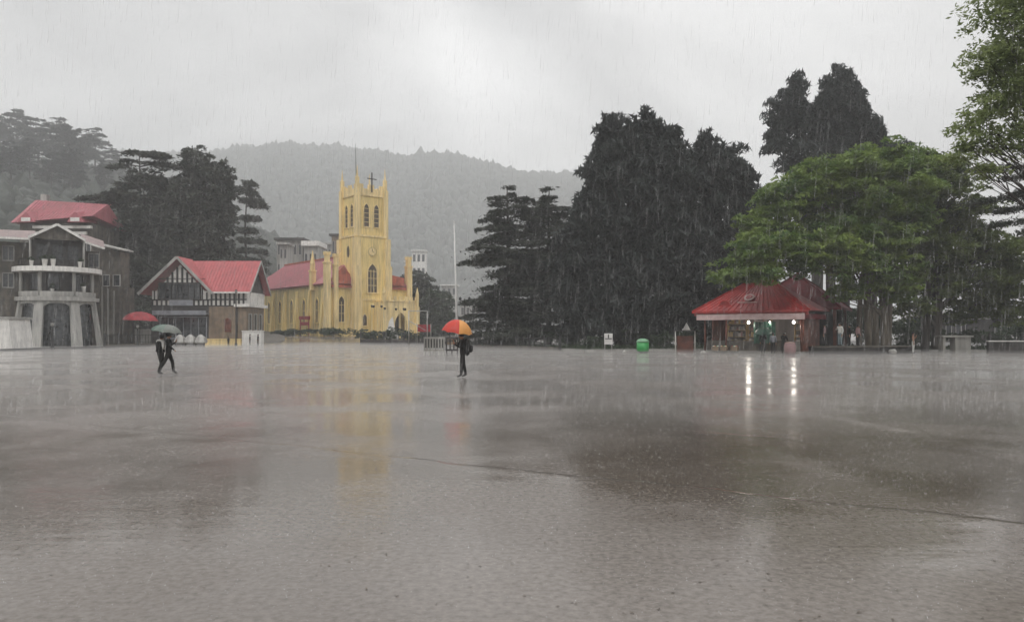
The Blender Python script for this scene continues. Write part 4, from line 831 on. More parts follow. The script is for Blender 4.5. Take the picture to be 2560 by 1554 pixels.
hill_block('valley_shed', 'small pale roofed shed near the right edge beyond the low wall', 2482, 2528, 797, 105, 'dark', 'greywhite', 1, 2, 0, 6, band=.8)

# ------------------------------------------------------------------ kiosk and shelter
def kiosk():
    a = R(-38); t = thing('kiosk', 'open lit kiosk with shiny red hipped tin roof', 'kiosk', (22.2-.788*4.05, 58+.615*4.05, 0), a)
    W, D = 8.1, 4.6; hw = W/2; ze, zr = 3.35, 5.85       # local: front along x at y=0
    m = MB(); m.box(-hw, hw, 0, D, 0, .16); m.build('floor', 'concrete', t)
    m = MB(); m.box(-hw+.1, hw-.1, D-.2, D, .16, 3.1); m.build('back_wall', 'concrete', t)
    m = MB(); m.box(-hw+.02, -hw+.14, 1.8, D-.2, .16, 3.1); m.build('side_wall', 'doorred', t)
    m = MB(); m.box(hw-.16, hw-.04, .4, D-.2, .16, 3.1); m.build('side_wall', 'doorred', t)
    for x in (-hw+.15, -hw+1.95, hw-.15): m = MB(); m.tube([(x, .12, .16), (x, .12, 3.2)], .09, 8); m.build('post', 'doorred', t)
    m = MB(); m.box(-hw+.2, .9, .35, .9, .16, 1.0); m.box(1.2, hw-.3, .5, 1.0, .16, 1.0); m.build('counter', 'stone', t)
    m = MB(); m.box(-hw-.3, hw+.3, -.58, -.5, 2.66, 3.12); m.build('sign_board', 'signpink', t)
    m = MB(); m.box(hw+.3, hw+.36, -.5, D+.3, 2.7, 3.1); m.build('side_fascia', 'darkredroof', t)
    m = MB(); e = .65; y0, y1 = -e, D+e; x0, x1 = -hw-e, hw+e; ym = D/2; rx = 1.0
    m.add([(x0, y0, ze), (x1, y0, ze), (x1, y1, ze), (x0, y1, ze), (-rx, ym, zr), (rx, ym, zr)], [(0, 1, 5, 4), (1, 2, 5), (2, 3, 4, 5), (3, 0, 4), (3, 2, 1, 0)])
    for k in range(20):
        q = (k+.5)/20; xb = x0+(x1-x0)*q; xt = -rx+2*rx*q; m.bar((xb, y0+.02, ze+.03), (xt, ym-.02, zr+.02), .045)
    m.bar((x0, y0, ze+.03), (-rx, ym, zr+.05), .12); m.bar((x1, y0, ze+.03), (rx, ym, zr+.05), .12); m.build('roof', 'kioskroof', t)
    m = MB(); m.box(x0, x1, y0-.06, y0-.005, ze-.14, ze+.02); m.box(x0+.1, x1-.1, y0+.2, y0+.26, ze-.34, ze-.16); m.build('fascia', 'kioskroof', t)
    # small arched dormer and a plain round badge on the front slope
    m = MB()
    for i in range(9):
        a0, a1 = math.pi*i/9, math.pi*(i+1)/9
        m.hexa([(-2.1+.62*math.cos(a0), y0+.5, ze+.1+.78*math.sin(a0)), (-2.1+.55*math.cos(a0), y0+.5, ze+.1+.7*math.sin(a0)), (-2.1+.55*math.cos(a1), y0+.5, ze+.1+.7*math.sin(a1)), (-2.1+.62*math.cos(a1), y0+.5, ze+.1+.78*math.sin(a1))],
               [(-2.1+.62*math.cos(a0), y0+1.5, ze+.1+.78*math.sin(a0)), (-2.1+.55*math.cos(a0), y0+1.5, ze+.1+.7*math.sin(a0)), (-2.1+.55*math.cos(a1), y0+1.5, ze+.1+.7*math.sin(a1)), (-2.1+.62*math.cos(a1), y0+1.5, ze+.1+.78*math.sin(a1))])
    m.prism([(-2.1+.55*math.cos(math.pi*i/9), y0+.55, ze+.1+.7*math.sin(math.pi*i/9)) for i in range(10)], (0, .9, 0)); m.build('dormer', 'kioskroof', t)
    m = MB(); c = Vector((-.3, y0+1.15, ze+1.06)); nrm = Vector((0, -(zr-ze), ym-y0)).normalized(); u = Vector((1, 0, 0)); v = nrm.cross(u)
    pts = [c+nrm*.05+(u*math.cos(i*math.pi/10)+v*math.sin(i*math.pi/10))*.42 for i in range(20)]; m.prism(pts, nrm*.05)
    m.bar(c+nrm*.06-u*.8-v*.62, c+nrm*.06+u*.8-v*.62, .05, .08); m.build('badge', 'pinkboard', t)
    m = MB(); m.prism([c+nrm*.11+(u*math.cos(i*math.pi/8)+v*math.sin(i*math.pi/8))*.26 for i in range(16)], nrm*.03); m.build('badge_centre', 'kioskroof', t)
    return t
kiosk()
A = R(-38); KO = Vector((22.2-.788*4.05, 58+.615*4.05, 0))
def kl(x, y, z): return KO+Vector((math.cos(A)*x-math.sin(A)*y, math.sin(A)*x+math.cos(A)*y, z))
em = bpy.data.materials.new('lit_bulb'); em.use_nodes = True; eb = em.node_tree.nodes['Principled BSDF']
eb.inputs['Emission Color'].default_value = (1, .97, .9, 1); eb.inputs['Emission Strength'].default_value = 2.2; M['bulb'] = em
for i, (x, lab) in enumerate(((-.25, 'left bright bulb hanging under the kiosk front beam'), (1.45, 'middle bright bulb hanging under the kiosk front beam'), (3.3, 'right bright bulb hanging beside the kiosk\'s corner post'))):
    t = thing('hanging_lamp', lab, 'lamp', kl(x, .18, 2.45), 0, 'bulbs lighting the kiosk')
    m = MB(); m.lathe([(.03, -.13), (.11, -.08), (.13, 0), (.09, .1), (.03, .15)], 12); m.build('bulb', 'bulb', t)
    m = MB(); m.lathe([(.05, .15), (.04, .24)], 8); m.tube([(0, 0, .24), (0, 0, .85)], .012, 4); m.build('cord', 'dark', t)
    lp = bpy.data.lights.new('lamp_light', 'POINT'); lp.energy = 30 if i != 1 else 8; lp.color = (1, .93, .82); lp.shadow_soft_size = .13
    if i == 1: t.scale = (.6, .6, .7)
    lo = bpy.data.objects.new('lamp_light', lp); C.objects.link(lo); lo.parent = t; lo.location = (0, 0, -.2)
# shelves of goods inside
def shelf(x0, x1, lab, seed):
    t = thing('goods_shelf', lab, 'shelf', kl((x0+x1)/2, 3.9, .16), A, 'stocked shelves inside the kiosk'); w_ = x1-x0; rnd = random.Random(seed)
    m = MB()
    for k in range(4): m.box(-w_/2, w_/2, 0, .4, .55+k*.55, .58+k*.55)
    m.box(-w_/2-.04, -w_/2, 0, .4, 0, 2.6); m.box(w_/2, w_/2+.04, 0, .4, 0, 2.6); m.build('rack', 'cream', t)
    for k in range(4):
        g = MB(); x = -w_/2+.05
        while x < w_/2-.2:
            ww = rnd.uniform(.1, .24); g.box(x, x+ww, .04, .3, .58+k*.55+.002, .58+k*.55+rnd.uniform(.16, .42), rnd.randrange(4)); x += ww+.03
        g.build('goods', ['white', 'cream', 'pinkboard', 'greymetal'], t)
shelf(-3.6, -1.9, 'stocked shelf at the left inside the kiosk', 1); shelf(-1.7, .2, 'stocked shelf behind the left bulb in the kiosk', 2); shelf(2.2, 3.7, 'stocked shelf at the right inside the kiosk', 3)
def tarp():
    v = []; f = []; n = 14
    for j in range(9):
        for i in range(n): q = i/(n-1); v.append((q*1.7, -.06*math.sin(i*1.3)-.03*math.sin(j), 1.75*(1-j/8)+.05*math.sin(i*.9)*(j/8)))
    for j in range(8):
        for i in range(n-1): a = j*n+i; f.append((a, a+1, a+n+1, a+n))
    me = bpy.data.meshes.new('tarpaulin'); me.from_pydata(v, [], f); me.materials.append(M['green'])
    o = link('tarpaulin', me, None, kl(.15, .28, .75), A); md = o.modifiers.new('thick', 'SOLIDIFY'); md.thickness = .02
    tag(o, 'green tarpaulin hung across the middle of the kiosk opening', 'tarpaulin')
tarp()
def shelter():
    Y = 67; t = thing('market_shelter', 'dark red pyramid roofed shelter behind the kiosk\'s right side', 'shelter', (X(1993, Y), Y, 0), R(-30)); h = 3.5
    m = MB(); e = h+.5; m.add([(-e, -e, 3.7), (e, -e, 3.7), (e, e, 3.7), (-e, e, 3.7), (0, 0, Z(684, Y))], [(0, 1, 4), (1, 2, 4), (2, 3, 4), (3, 0, 4), (3, 2, 1, 0)])
    for s_ in ((-e, -e), (e, -e), (e, e)): m.bar((s_[0], s_[1], 3.72), (0, 0, Z(684, Y)+.03), .12)
    m.build('roof', 'darkredroof', t)
    m = MB(); m.box(-e, e, -e-.05, -e-.004, 3.5, 3.72); m.box(e+.004, e+.05, -e, e, 3.5, 3.72); m.build('fascia', 'darkredroof', t)
    for a in (-1, 1):
        for b in (-1, 1): m = MB(); m.box(a*h-.12, a*h+.12, b*h-.12, b*h+.12, 0, 3.7); m.build('post', 'doorred', t)
    m = MB(); m.box(-h+.2, h-.2, h-.3, h-.1, 0, 3.6); m.build('back_wall', 'dark', t)
shelter()

# ------------------------------------------------------------------ umbrellas
def umbrella(name, label, loc, rad, h, cols, tilt=(0, 0), shaft=.85, cat='umbrella', group=None, handle=True):
    """canopy apex sits at the thing's top; shaft hangs down from it"""
    t = thing(name, label, cat, loc, 0, group); t.rotation_euler = (tilt[0], tilt[1], .2)
    n = 8; sub = 4; rings = 7; m = MB(); v = []
    tot = n*sub
    for j in range(rings+1):
        q = j/rings
        for i in range(tot):
            a = 2*math.pi*i/tot; fr = (i % sub)/sub; sc = 1-.06*q*math.sin(math.pi*fr); r = rad*math.sin(q*1.25)/math.sin(1.25)*sc
            v.append((r*math.cos(a), r*math.sin(a), -h*(1-math.cos(q*1.35))/(1-math.cos(1.35))+.035*q*math.sin(math.pi*fr)))
    for j in range(rings):
        for i in range(tot): i2 = (i+1) % tot; m.add([v[j*tot+i], v[(j+1)*tot+i], v[(j+1)*tot+i2], v[j*tot+i2]], [(0, 1, 2, 3)], (i//sub) % len(cols))
    c = m.build('canopy', cols, t); md = c.modifiers.new('cloth', 'SOLIDIFY'); md.thickness = .006
    m = MB(); m.tube([(0, 0, .07), (0, 0, -shaft)], .009 if shaft < 1.2 else .025, 6); m.build('shaft', 'iron', t)
    m = MB()
    for i in range(n):
        a = 2*math.pi*i/n; m.tube([(0, 0, -.02), (rad*.55*math.cos(a), rad*.55*math.sin(a), -h*.3), (rad*.97*math.cos(a), rad*.97*math.sin(a), -h*.97)], .004, 4, cap=False)
    m.build('rib', 'iron', t)
    if handle: m = MB(); m.tube([(0, 0, -shaft), (0, 0, -shaft-.06), (.02, 0, -shaft-.11), (.05, 0, -shaft-.11), (.065, 0, -shaft-.07)], .014, 8); m.build('handle', 'black', t)
    return t
def umat(name, c, tr=.35):
    m = mat(name, c, .4, var=.06); t = m.node_tree; b = t.nodes['Principled BSDF']; o = t.nodes['Material Output']
    q = t.nodes.new('ShaderNodeBsdfTranslucent'); q.inputs[0].default_value = (*c, 1); mx = t.nodes.new('ShaderNodeMixShader'); mx.inputs[0].default_value = tr
    t.links.new(b.outputs[0], mx.inputs[1]); t.links.new(q.outputs[0], mx.inputs[2]); t.links.new(mx.outputs[0], o.inputs[0]); M[name] = m
umat('cloth_red', (.72, .07, .045)); umat('cloth_peach', (.88, .45, .13)); umat('cloth_orange', (.80, .20, .05)); umat('cloth_grey', (.34, .36, .33), .5); umat('cloth_green', (.09, .17, .13), .3); umat('cloth_palegreen', (.22, .28, .24), .4)

# ------------------------------------------------------------------ people
BONES = ['pelvis-spine', 'spine-chest', 'chest-neck', 'neck-head', 'head-crown']
def person(label, loc, rotz, J=None, top='black', bottom='trouser', sleeve=None, shoe='black', skin='skin', scale=1.0, group=None, hair='hair', arms=True, vest=None):
    t = thing('person', label, 'person', loc, rotz, group); t.scale = (scale,)*3
    P0 = dict(pelvis=(0, 0, .95), spine=(0, -.01, 1.12), chest=(0, 0, 1.31), neck=(0, .01, 1.47), head=(0, -.01, 1.57), crown=(0, 0, 1.665),
              hipL=(.09, 0, .90), kneeL=(.10, -.02, .50), ankL=(.10, .02, .10), toeL=(.11, -.15, .04), hipR=(-.09, 0, .90), kneeR=(-.10, -.02, .50), ankR=(-.10, .02, .10), toeR=(-.11, -.15, .04),
              shL=(.175, 0, 1.41), elL=(.23, .02, 1.14), wrL=(.24, -.06, .90), haL=(.24, -.08, .83), shR=(-.175, 0, 1.41), elR=(-.23, .02, 1.14), wrR=(-.24, -.06, .90), haR=(-.24, -.08, .83), nose=(0, -.105, 1.565))
    P0.update(J or {})
    rad = dict(pelvis=.155, spine=.14, chest=.165, neck=.055, head=.088, crown=.075, hipL=.108, kneeL=.076, ankL=.056, toeL=.036, hipR=.108, kneeR=.076, ankR=.056, toeR=.036,
               shL=.075, elL=.055, wrL=.031, haL=.035, shR=.075, elR=.055, wrR=.031, haR=.035, nose=.018)
    E = [('pelvis', 'spine'), ('spine', 'chest'), ('chest', 'neck'), ('neck', 'head'), ('head', 'crown'), ('head', 'nose')]
    for s in 'LR': E += [('pelvis', 'hip'+s), ('hip'+s, 'knee'+s), ('knee'+s, 'ank'+s), ('ank'+s, 'toe'+s), ('chest', 'sh'+s), ('sh'+s, 'el'+s), ('el'+s, 'wr'+s), ('wr'+s, 'ha'+s)]
    for s in 'LR':                                       # five curled fingers of unequal length
        w_ = Vector(P0['wr'+s]); h = Vector(P0['ha'+s]); d = (h-w_).normalized(); sd = d.cross(Vector((0, 1, 0)) if abs(d.y) < .9 else Vector((0, 0, 1))).normalized(); cu = sd.cross(d)
        for k, (o, ln) in enumerate(((-.03, .07), (-.01, .08), (.01, .077), (.03, .062), (.04, .045))):
            a, b = f'f{s}{k}a', f'f{s}{k}b'
            P0[a] = tuple(h+sd*o+d*ln*(.5 if k < 4 else .1)); P0[b] = tuple(h+sd*o*1.15+d*ln*.8+cu*.02*(1 if k < 4 else -1)); rad[a] = .010; rad[b] = .008
            E += [('ha'+s, a), (a, b)]
    names = list(P0); ix = {n: i for i, n in enumerate(names)}
    me = bpy.data.meshes.new('skeleton'); me.from_pydata([P0[n] for n in names], [(ix[a], ix[b]) for a, b in E], []); o = bpy.data.objects.new('skeleton', me); C.objects.link(o)
    md = o.modifiers.new('s', 'SKIN'); sv = me.skin_vertices[0].data
    for n in names:
        r = rad[n]; sv[ix[n]].radius = (r, r*.8) if n in ('pelvis', 'spine', 'chest') else (r, r)
    sv[ix['pelvis']].use_root = True; md.use_smooth_shade = True
    o.modifiers.new('d', 'SUBSURF').levels = 1
    dg = bpy.context.evaluated_depsgraph_get(); me2 = bpy.data.meshes.new_from_object(o.evaluated_get(dg)); bpy.data.objects.remove(o)
    mats = [top, bottom, sleeve or top, skin, shoe]; me2.materials.clear()
    for q in mats: me2.materials.append(M[q])
    cls = {}
    for a, b in E:
        if a == 'pelvis' and b == 'spine': c = 0
        elif a in ('spine', 'chest') or b == 'neck': c = 0
        elif a.startswith(('neck', 'head')): c = 3
        elif b.startswith('hip') or a.startswith('hip') or a.startswith('knee'): c = 1
        elif a.startswith('ank'): c = 4
        elif a.startswith(('sh', 'el')): c = 2
        else: c = 3
        cls[(a, b)] = c
    cls[('chest', 'neck')] = 0
    seg = [(np.array(P0[a]), np.array(P0[b]), c) for (a, b), c in cls.items()]
    for p in me2.polygons:
        q = np.array(p.center); best = 9; bc = 0
        for a, b, c in seg:
            d = b-a; u = max(0, min(1, np.dot(q-a, d)/max(1e-9, np.dot(d, d)))); ds = np.linalg.norm(q-a-d*u)
            if ds < best: best = ds; bc = c
        if bc == 3 and q[2] > 1.44 and best < .2 and False: bc = 3
        p.material_index = bc
    me2.name = 'body'; body = link('body', me2, t)
    hd = Vector(P0['head']); cr = Vector(P0['crown']); m = MB()
    prof = [(.001, .115), (.06, .105), (.098, .06), (.106, .0), (.098, -.05), (.07, -.06)]
    m.lathe([(r, z) for r, z in reversed(prof)], 12, tuple(hd.lerp(cr, .55)+Vector((0, .022, 0)))); m.build('hair', hair, t)
    if vest:                                            # sleeveless vest shell over the torso
        m = MB(); sp, ch, pv = Vector(P0['spine']), Vector(P0['chest']), Vector(P0['pelvis'])
        m.tube([pv, sp, ch, ch.lerp(Vector(P0['neck']), .62)], [.185, .178, .198, .14], 12); m.build('vest', vest, t)
    return t
# man under the orange umbrella: seen from his left side, facing left, both feet together, backpack
Ym = 29.2; mx_ = X(1157, Ym)
man = person('person in black seen side on under the orange umbrella', (mx_, Ym, 0), R(-80), dict(
    kneeL=(.085, -.06, .50), ankL=(.09, -.07, .10), toeL=(.1, -.24, .04), kneeR=(-.085, .04, .50), ankR=(-.09, .13, .10), toeR=(-.1, -.04, .04), shR=(-.17, -.03, 1.40), elR=(-.21, -.20, 1.20), wrR=(-.10, -.34, 1.34), haR=(-.07, -.36, 1.41),
    shL=(.17, -.03, 1.40), elL=(.21, -.12, 1.15), wrL=(.06, -.32, 1.28), haL=(.0, -.35, 1.33), neck=(0, -.02, 1.47), head=(0, -.06, 1.57), nose=(0, -.16, 1.56), crown=(0, -.05, 1.67)))
def backpack(loc, rotz):
    t = thing('backpack', 'large black backpack worn by the person under the orange umbrella', 'backpack', loc, rotz)
    m = MB(); m.tube([(0, .10, -.30), (0, .14, -.27), (0, .16, -.05), (0, .14, .18), (0, .10, .27)], [.10, .155, .17, .15, .08], 12); b = m.build('bag', 'black', t); b.scale = (1.05, .8, 1)
    m = MB(); m.tube([(0, .24, -.22), (0, .27, -.18), (0, .27, -.02), (0, .24, .02)], [.05, .09, .09, .05], 10); m.build('pocket', 'black', t)
    for s in (-1, 1): m = MB(); m.tube([(s*.10, .08, .22), (s*.12, -.02, .17), (s*.125, -.13, .05), (s*.12, -.1, -.14), (s*.1, .06, -.2)], .018, 6); m.build('strap', 'trouser', t)
backpack((mx_+.03, Ym, 1.2), R(-80))
umbrella('umbrella', 'orange and red umbrella held by the lone person', (X(1146, Ym)+.02, Ym+.02, Z(797, Ym)-.03), .60, .50, ['cloth_peach', 'cloth_peach', 'cloth_orange', 'cloth_red', 'cloth_red', 'cloth_red', 'cloth_peach', 'cloth_peach'], (R(6), R(8)), .80)
# couple sharing the grey green umbrella
Yc = 31.0
person('person in dark vest and pale sleeves at the left of the couple', (X(401, Yc), Yc, 0), R(150), dict(
    hipL=(.08, 0, .90), kneeL=(.07, -.10, .50), ankL=(.06, .0, .10), toeL=(.06, -.16, .04), kneeR=(-.06, -.02, .50), ankR=(-.02, .10, .12), toeR=(-.02, -.05, .04),
    elR=(-.27, .06, 1.17), wrR=(-.12, -.10, 1.05), haR=(-.06, -.14, 1.03), elL=(.24, -.06, 1.16), wrL=(.16, -.2, 1.05), haL=(.12, -.24, 1.04), neck=(0, -.03, 1.45), head=(-.02, -.07, 1.54), crown=(-.02, -.08, 1.63), nose=(-.03, -.17, 1.53)),
    top='lightshirt', bottom='trouser', vest='black', scale=.97)
person('person in black striding with one leg out behind, right of the couple', (X(419, Yc), Yc+.1, 0), R(125), dict(
    hipL=(.08, 0, .91), kneeL=(.09, -.16, .53), ankL=(.09, -.20, .11), toeL=(.09, -.36, .04), hipR=(-.08, .02, .90), kneeR=(-.10, .18, .53), ankR=(-.10, .42, .15), toeR=(-.10, .34, .04),
    elL=(.24, -.10, 1.18), wrL=(.16, -.30, 1.33), haL=(.14, -.32, 1.40), elR=(-.26, .02, 1.15), wrR=(-.24, -.16, 1.02), haR=(-.22, -.2, .98)), top='black', bottom='trouser', scale=1.0)
umbrella('umbrella', 'grey green umbrella shared by the walking couple', (X(421, Yc), Yc-.1, Z(811, Yc)), .60, .30, ['cloth_grey', 'cloth_grey', 'cloth_green', 'cloth_palegreen', 'cloth_green', 'cloth_palegreen', 'cloth_grey', 'cloth_grey'], (R(3), R(8)), .62)
# customers around the kiosk
kp = kl(2.75, -.5, 0); person('person in dark clothes leaning in at the kiosk counter\'s right', (kp.x, kp.y, 0), R(142), dict(neck=(0, -.16, 1.38), chest=(0, -.08, 1.27), head=(0, -.24, 1.47), crown=(0, -.27, 1.57), nose=(0, -.35, 1.46),
    elL=(.2, -.3, 1.1), wrL=(.15, -.45, 1.05), haL=(.14, -.5, 1.05), elR=(-.2, -.3, 1.1), wrR=(-.15, -.45, 1.05), haR=(-.14, -.5, 1.05)), group='customers at the kiosk')
kp = kl(2.1, -.95, 0); person('person in grey jacket waiting between umbrella and leaning customer', (kp.x, kp.y, 0), R(170), top='bluegrey', bottom='black', scale=.96, group='customers at the kiosk')
for q_, (x_, lab_) in enumerate(((-2.9, 'leftmost pale crate of goods standing before the kiosk counter'), (-2.2, 'second crate of goods from the left before the kiosk counter'), (-1.3, 'crate of goods nearest the hung green tarpaulin'))):
    tq = thing('goods_crate', lab_, 'crate', kl(x_, -.05, .16), A, 'crates before the kiosk counter'); m = MB(); m.box(-.28, .28, -.2, .2, 0, .05); m.box(-.28, -.25, -.2, .2, .05, .36); m.box(.25, .28, -.2, .2, .05, .36); m.box(-.25, .25, -.2, -.17, .05, .36); m.box(-.25, .25, .17, .2, .05, .36); m.build('crate', 'stonebrown', tq)
    for z_ in range(5): m = MB(); m.lathe([(.02, 0), (.06, .04), (.07, .1), (.03, .16)], 8, (-.2+.1*z_, -.05+.05*(z_ % 2), .26)); m.build('packet', ['white', 'cream', 'red', 'bingreen'][(z_+q_) % 4], tq)
kp = kl(1.25, -.75, 0); person('person in dark coat below the green umbrella at the kiosk', (kp.x, kp.y, 0), R(142), dict(elR=(-.2, -.15, 1.15), wrR=(-.08, -.25, 1.3), haR=(-.06, -.27, 1.36)), group='customers at the kiosk')
umbrella('umbrella', 'dark green umbrella in front of the kiosk counter', (kp.x, kp.y-.1, 2.02), .68, .42, ['cloth_green', 'green'], (R(12), R(-10)), .68)
person('person in faded pink shirt standing right of the kiosk corner', (X(2062, 60), 60, .58), R(-120), top='pinkshirt', bottom='trouser', scale=1.02)
person('person in pale shirt and pale blue trousers right of the kiosk', (X(2100, 59), 59, .58), R(-60), dict(elR=(-.25, -.12, 1.2), wrR=(-.1, -.25, 1.3), haR=(-.06, -.27, 1.32)), top='whiteshirt', bottom='bluecloth', scale=1.06)
person('person in dark jacket behind the pale shirted one', (X(2124, 61), 61, .58), R(-100), top='trouser', bottom='trouser', scale=1.0)
person('person in pink brown sweater beside the pale tree trunks', (X(2145, 60.5), 60.5, .58), R(30), top='pinkshirt', bottom='black', scale=.98)
person('person with bare arms and white skirt under the dark trunk', (X(2283, 59.5), 59.5, 0), R(60), dict(elL=(.27, -.1, 1.2), wrL=(.3, -.2, 1.36), haL=(.3, -.22, 1.43)), top='trouser', sleeve='skin', bottom='whiteshirt', scale=.98)
t = thing('stone_platform', 'dark raised stone platform beside the kiosk where people stand', 'platform', (X(2095, 60), 60, 0)); m = MB(); m.box(-2.6, 2.6, -1.6, 2.4, 0, .5); m.build('base', 'dark', t); m = MB(); m.box(-2.7, 2.7, -1.7, 2.5, .5, .58); m.build('top', 'stone', t)
# figures by the white stall
for px, lab in ((625, 'left dark figure in front of the white stall by the house'), (645, 'right dark figure in front of the white stall by the house'), (571, 'short dark figure by the low wall below the red door')):
    person(lab, (X(px, 90.5), 90.5, 0), R(20+px), top='black', bottom='black', scale=.8 if px > 600 else .62, group='tiny figures by the timbered house')

# ------------------------------------------------------------------ street things on the square
def barrier(px0, px1, Y, top, bot_y, lab, m_='concrete', bars=7, rails=0):
    x0, x1 = X(px0, Y), X(px1, Y); W = x1-x0; h = Z(top, Y)
    t = thing('crowd_barrier', lab, 'barrier', (x0, Y, 0), 0, 'barriers beyond the lone person')
    m = MB(); m.box(0, W, -.04, .04, h-.12, h); m.box(0, W, -.04, .04, .28, .42); m.build('rail', m_, t)
    for k in range(bars+1):
        m = MB(); x = .06+(W-.12)*k/bars; m.box(x-.05, x+.05, -.03, .03, .42, h-.12); m.build('bar', m_, t)
    if rails: m = MB(); m.box(.05, W-.05, .0, .03, .75, .95); m.box(.05, W-.05, .0, .03, 1.1, 1.2); m.build('board', 'stonebrown', t)
    elif True: m = MB(); m.box(.1, W-.1, .032, .05, .5, h-.2); m.build('mesh_panel', 'dark', t)
    n = 3 if W < 1.5 else 5
    for k in range(n): m = MB(); x = .08+(W-.16)*k/(n-1); m.hexa([(x-.05, -.25, 0), (x+.05, -.25, 0), (x+.05, .25, 0), (x-.05, .25, 0)], [(x-.04, -.045, .3), (x+.04, -.045, .3), (x+.04, .045, .3), (x-.04, .045, .3)]); m.build('foot', m_, t)
barrier(1059, 1112, 56.5, 842, 884, 'grey green panelled barrier left of the lone person')
barrier(1114, 1146, 56.9, 842, 884, 'brown barrier with boards just behind the lone person', 'dark', 3, 1)
def flagpole():
    Y = 76; t = thing('flagpole', 'tall slender white flagpole leaning slightly left', 'flagpole', (X(1144, Y), Y, 0))
    dx = X(1135, Y)-X(1144, Y); h = Z(556, Y); m = MB(); m.tube([(0, 0, 0), (dx*.5, 0, h*.5), (dx, 0, h)], [.14, .10, .05], 10); m.build('pole', 'whitepole', t)
    m = MB(); m.lathe([(.02, h-.02), (.09, h+.03), (.09, h+.1), (.02, h+.15)], 10, (dx, 0, 0)); m.build('finial', 'whitepole', t)
    m = MB(); m.box(-.6, .6, -.6, .6, 0, .35); m.box(-.35, .35, -.35, .35, .35, .7); m.build('plinth', 'concrete', t)
flagpole()
def frame():
    Y = 88; t = thing('metal_frame', 'open galvanised goalpost like frame right of the church porch', 'frame', (X(1022, Y), Y, 0)); w_ = X(1068, Y)-X(1022, Y); h = Z(777, Y)
    for x in (0, w_): m = MB(); m.tube([(x, 0, 0), (x, 0, h)], .06, 8); m.build('post', 'greymetal', t)
    m = MB(); m.tube([(0, 0, h), (w_, 0, h)], .05, 8); m.build('crossbar', 'greymetal', t)
    m = MB(); m.tube([(0, .02, h*.72), (w_*.9, .02, h*.45)], .05, 6); m.build('brace', 'greymetal', t)
frame()
def banner():
    Y = 89; w_ = X(1076, Y)-X(1044, Y); zt, zb = Z(811, Y), Z(829, Y); t = thing('banner', 'small faded red banner hung by the galvanised frame', 'banner', (X(1044, Y), Y, 0)); m = MB(); v = []; n = 10
    for j in range(5):
        for i in range(n): v.append((w_*i/(n-1), .05*math.sin(i*1.1+j*.4), zb+(zt-zb)*j/4))
    m.add(v, [(j*n+i, j*n+i+1, (j+1)*n+i+1, (j+1)*n+i) for j in range(4) for i in range(n-1)]); b = m.build('cloth', 'red', t); b.modifiers.new('s', 'SOLIDIFY').thickness = .02
    for x in (-.05, w_+.05): m = MB(); m.tube([(x, 0, 0), (x, 0, zt+.1)], .035, 6); m.build('pole', 'greymetal', t)
banner()
# railings and low walls
def railing(name, label, pts, h, m_='iron', gap=.35, cat='fence', base=0, post=2.2, group=None, wallm='stone'):
    t = thing(name, label, cat, (pts[0][0], pts[0][1], 0), 0, group); o = Vector((pts[0][0], pts[0][1], 0)); rl = MB(); pk = MB(); bs = MB(); n_ = 0
    for (x0, y0), (x1, y1) in zip(pts, pts[1:]):
        a = Vector((x0, y0, 0))-o; b = Vector((x1, y1, 0))-o; za, zb = float(gh(x0, y0)), float(gh(x1, y1)); L_ = (b-a).length; up = lambda q, z: a.lerp(b, q)+Vector((0, 0, za+(zb-za)*q+z))
        if base: bs.bar(up(0, base/2-.1), up(1, base/2-.1), .35, base+.2)
        rl.bar(up(0, h), up(1, h), .07, .06); rl.bar(up(0, base+.15), up(1, base+.15), .05, .05)
        k = int(L_/gap)
        for i in range(k+1): pk.bar(up(i/k, base), up(i/k, h+.06), .035, .035)
        k = max(1, int(L_/post))
        for i in range(k+1):
            if n_ and i == 0: continue
            m = MB(); q = up(i/k, 0); m.box(q.x-.09, q.x+.09, q.y-.09, q.y+.09, q.z-.05, q.z+h+.18); m.lathe([(.1, 0), (.02, .12)], 8, (q.x, q.y, q.z+h+.18)); m.build('post', m_, t); n_ += 1
    rl.build('rail', m_, t); pk.build('palings', m_, t)
    if base: bs.build('plinth', wallm, t)
Yf = 103
railing('iron_fence', 'dark iron railing on a stone plinth before the church porch', [(X(902, 101), 101), (X(960, 100), 100), (X(1062, 98), 98), (X(1125, 92), 92)], 1.35, base=.5, wallm='dark')
railing('iron_fence', 'dark railing along the planted edge below the layered cedars', [(X(1188, 83), 83), (X(1290, 76), 76), (X(1400, 69), 69)], 1.1, base=.3, gap=.3)
railing('iron_fence', 'railing in front of the grey wall left of the timbered house', [(X(262, 80), 80), (X(330, 86), 86), (X(410, 89), 89)], 1.3, base=.35, gap=.3)
railing('iron_fence', 'thin railing on the low wall at the far right edge', [(X(2475, 62), 62), (X(2640, 60), 60)], 1.35, base=.0, gap=.5)
def low_wall(name, label, a, b, h, m_, cap=None, cat='wall', w_=.35):
    a = Vector(a); b = Vector(b); t = thing(name, label, cat, (a.x, a.y, 0)); d = b-a; m = MB(); m.bar((0, 0, h/2-.05), (d.x, d.y, h/2-.05), w_, h+.1); m.build('wall', m_, t)
    m = MB(); m.bar((0, 0, h+.04), (d.x, d.y, h+.04), w_+.12, .08); m.build('coping', cap or m_, t); return t
low_wall('low_wall', 'long dark low wall with white coping at the right edge', (X(2468, 61), 61, 0), (X(2760, 59), 59, 0), .92, 'dark', 'white')
low_wall('retaining_wall', 'grey wall behind railings between pavilion and timbered house', (X(288, 90.5), 90.5, 0), (X(378, 91.5), 91.5, 0), 1.9, 'concrete', 'greywhite')
low_wall('boundary_wall', 'mossy low wall at the foot of the church\'s long side', (X(668, 150), 150, 0), (X(735, 131), 131, 0), 1.3, 'concrete', 'greywhite')
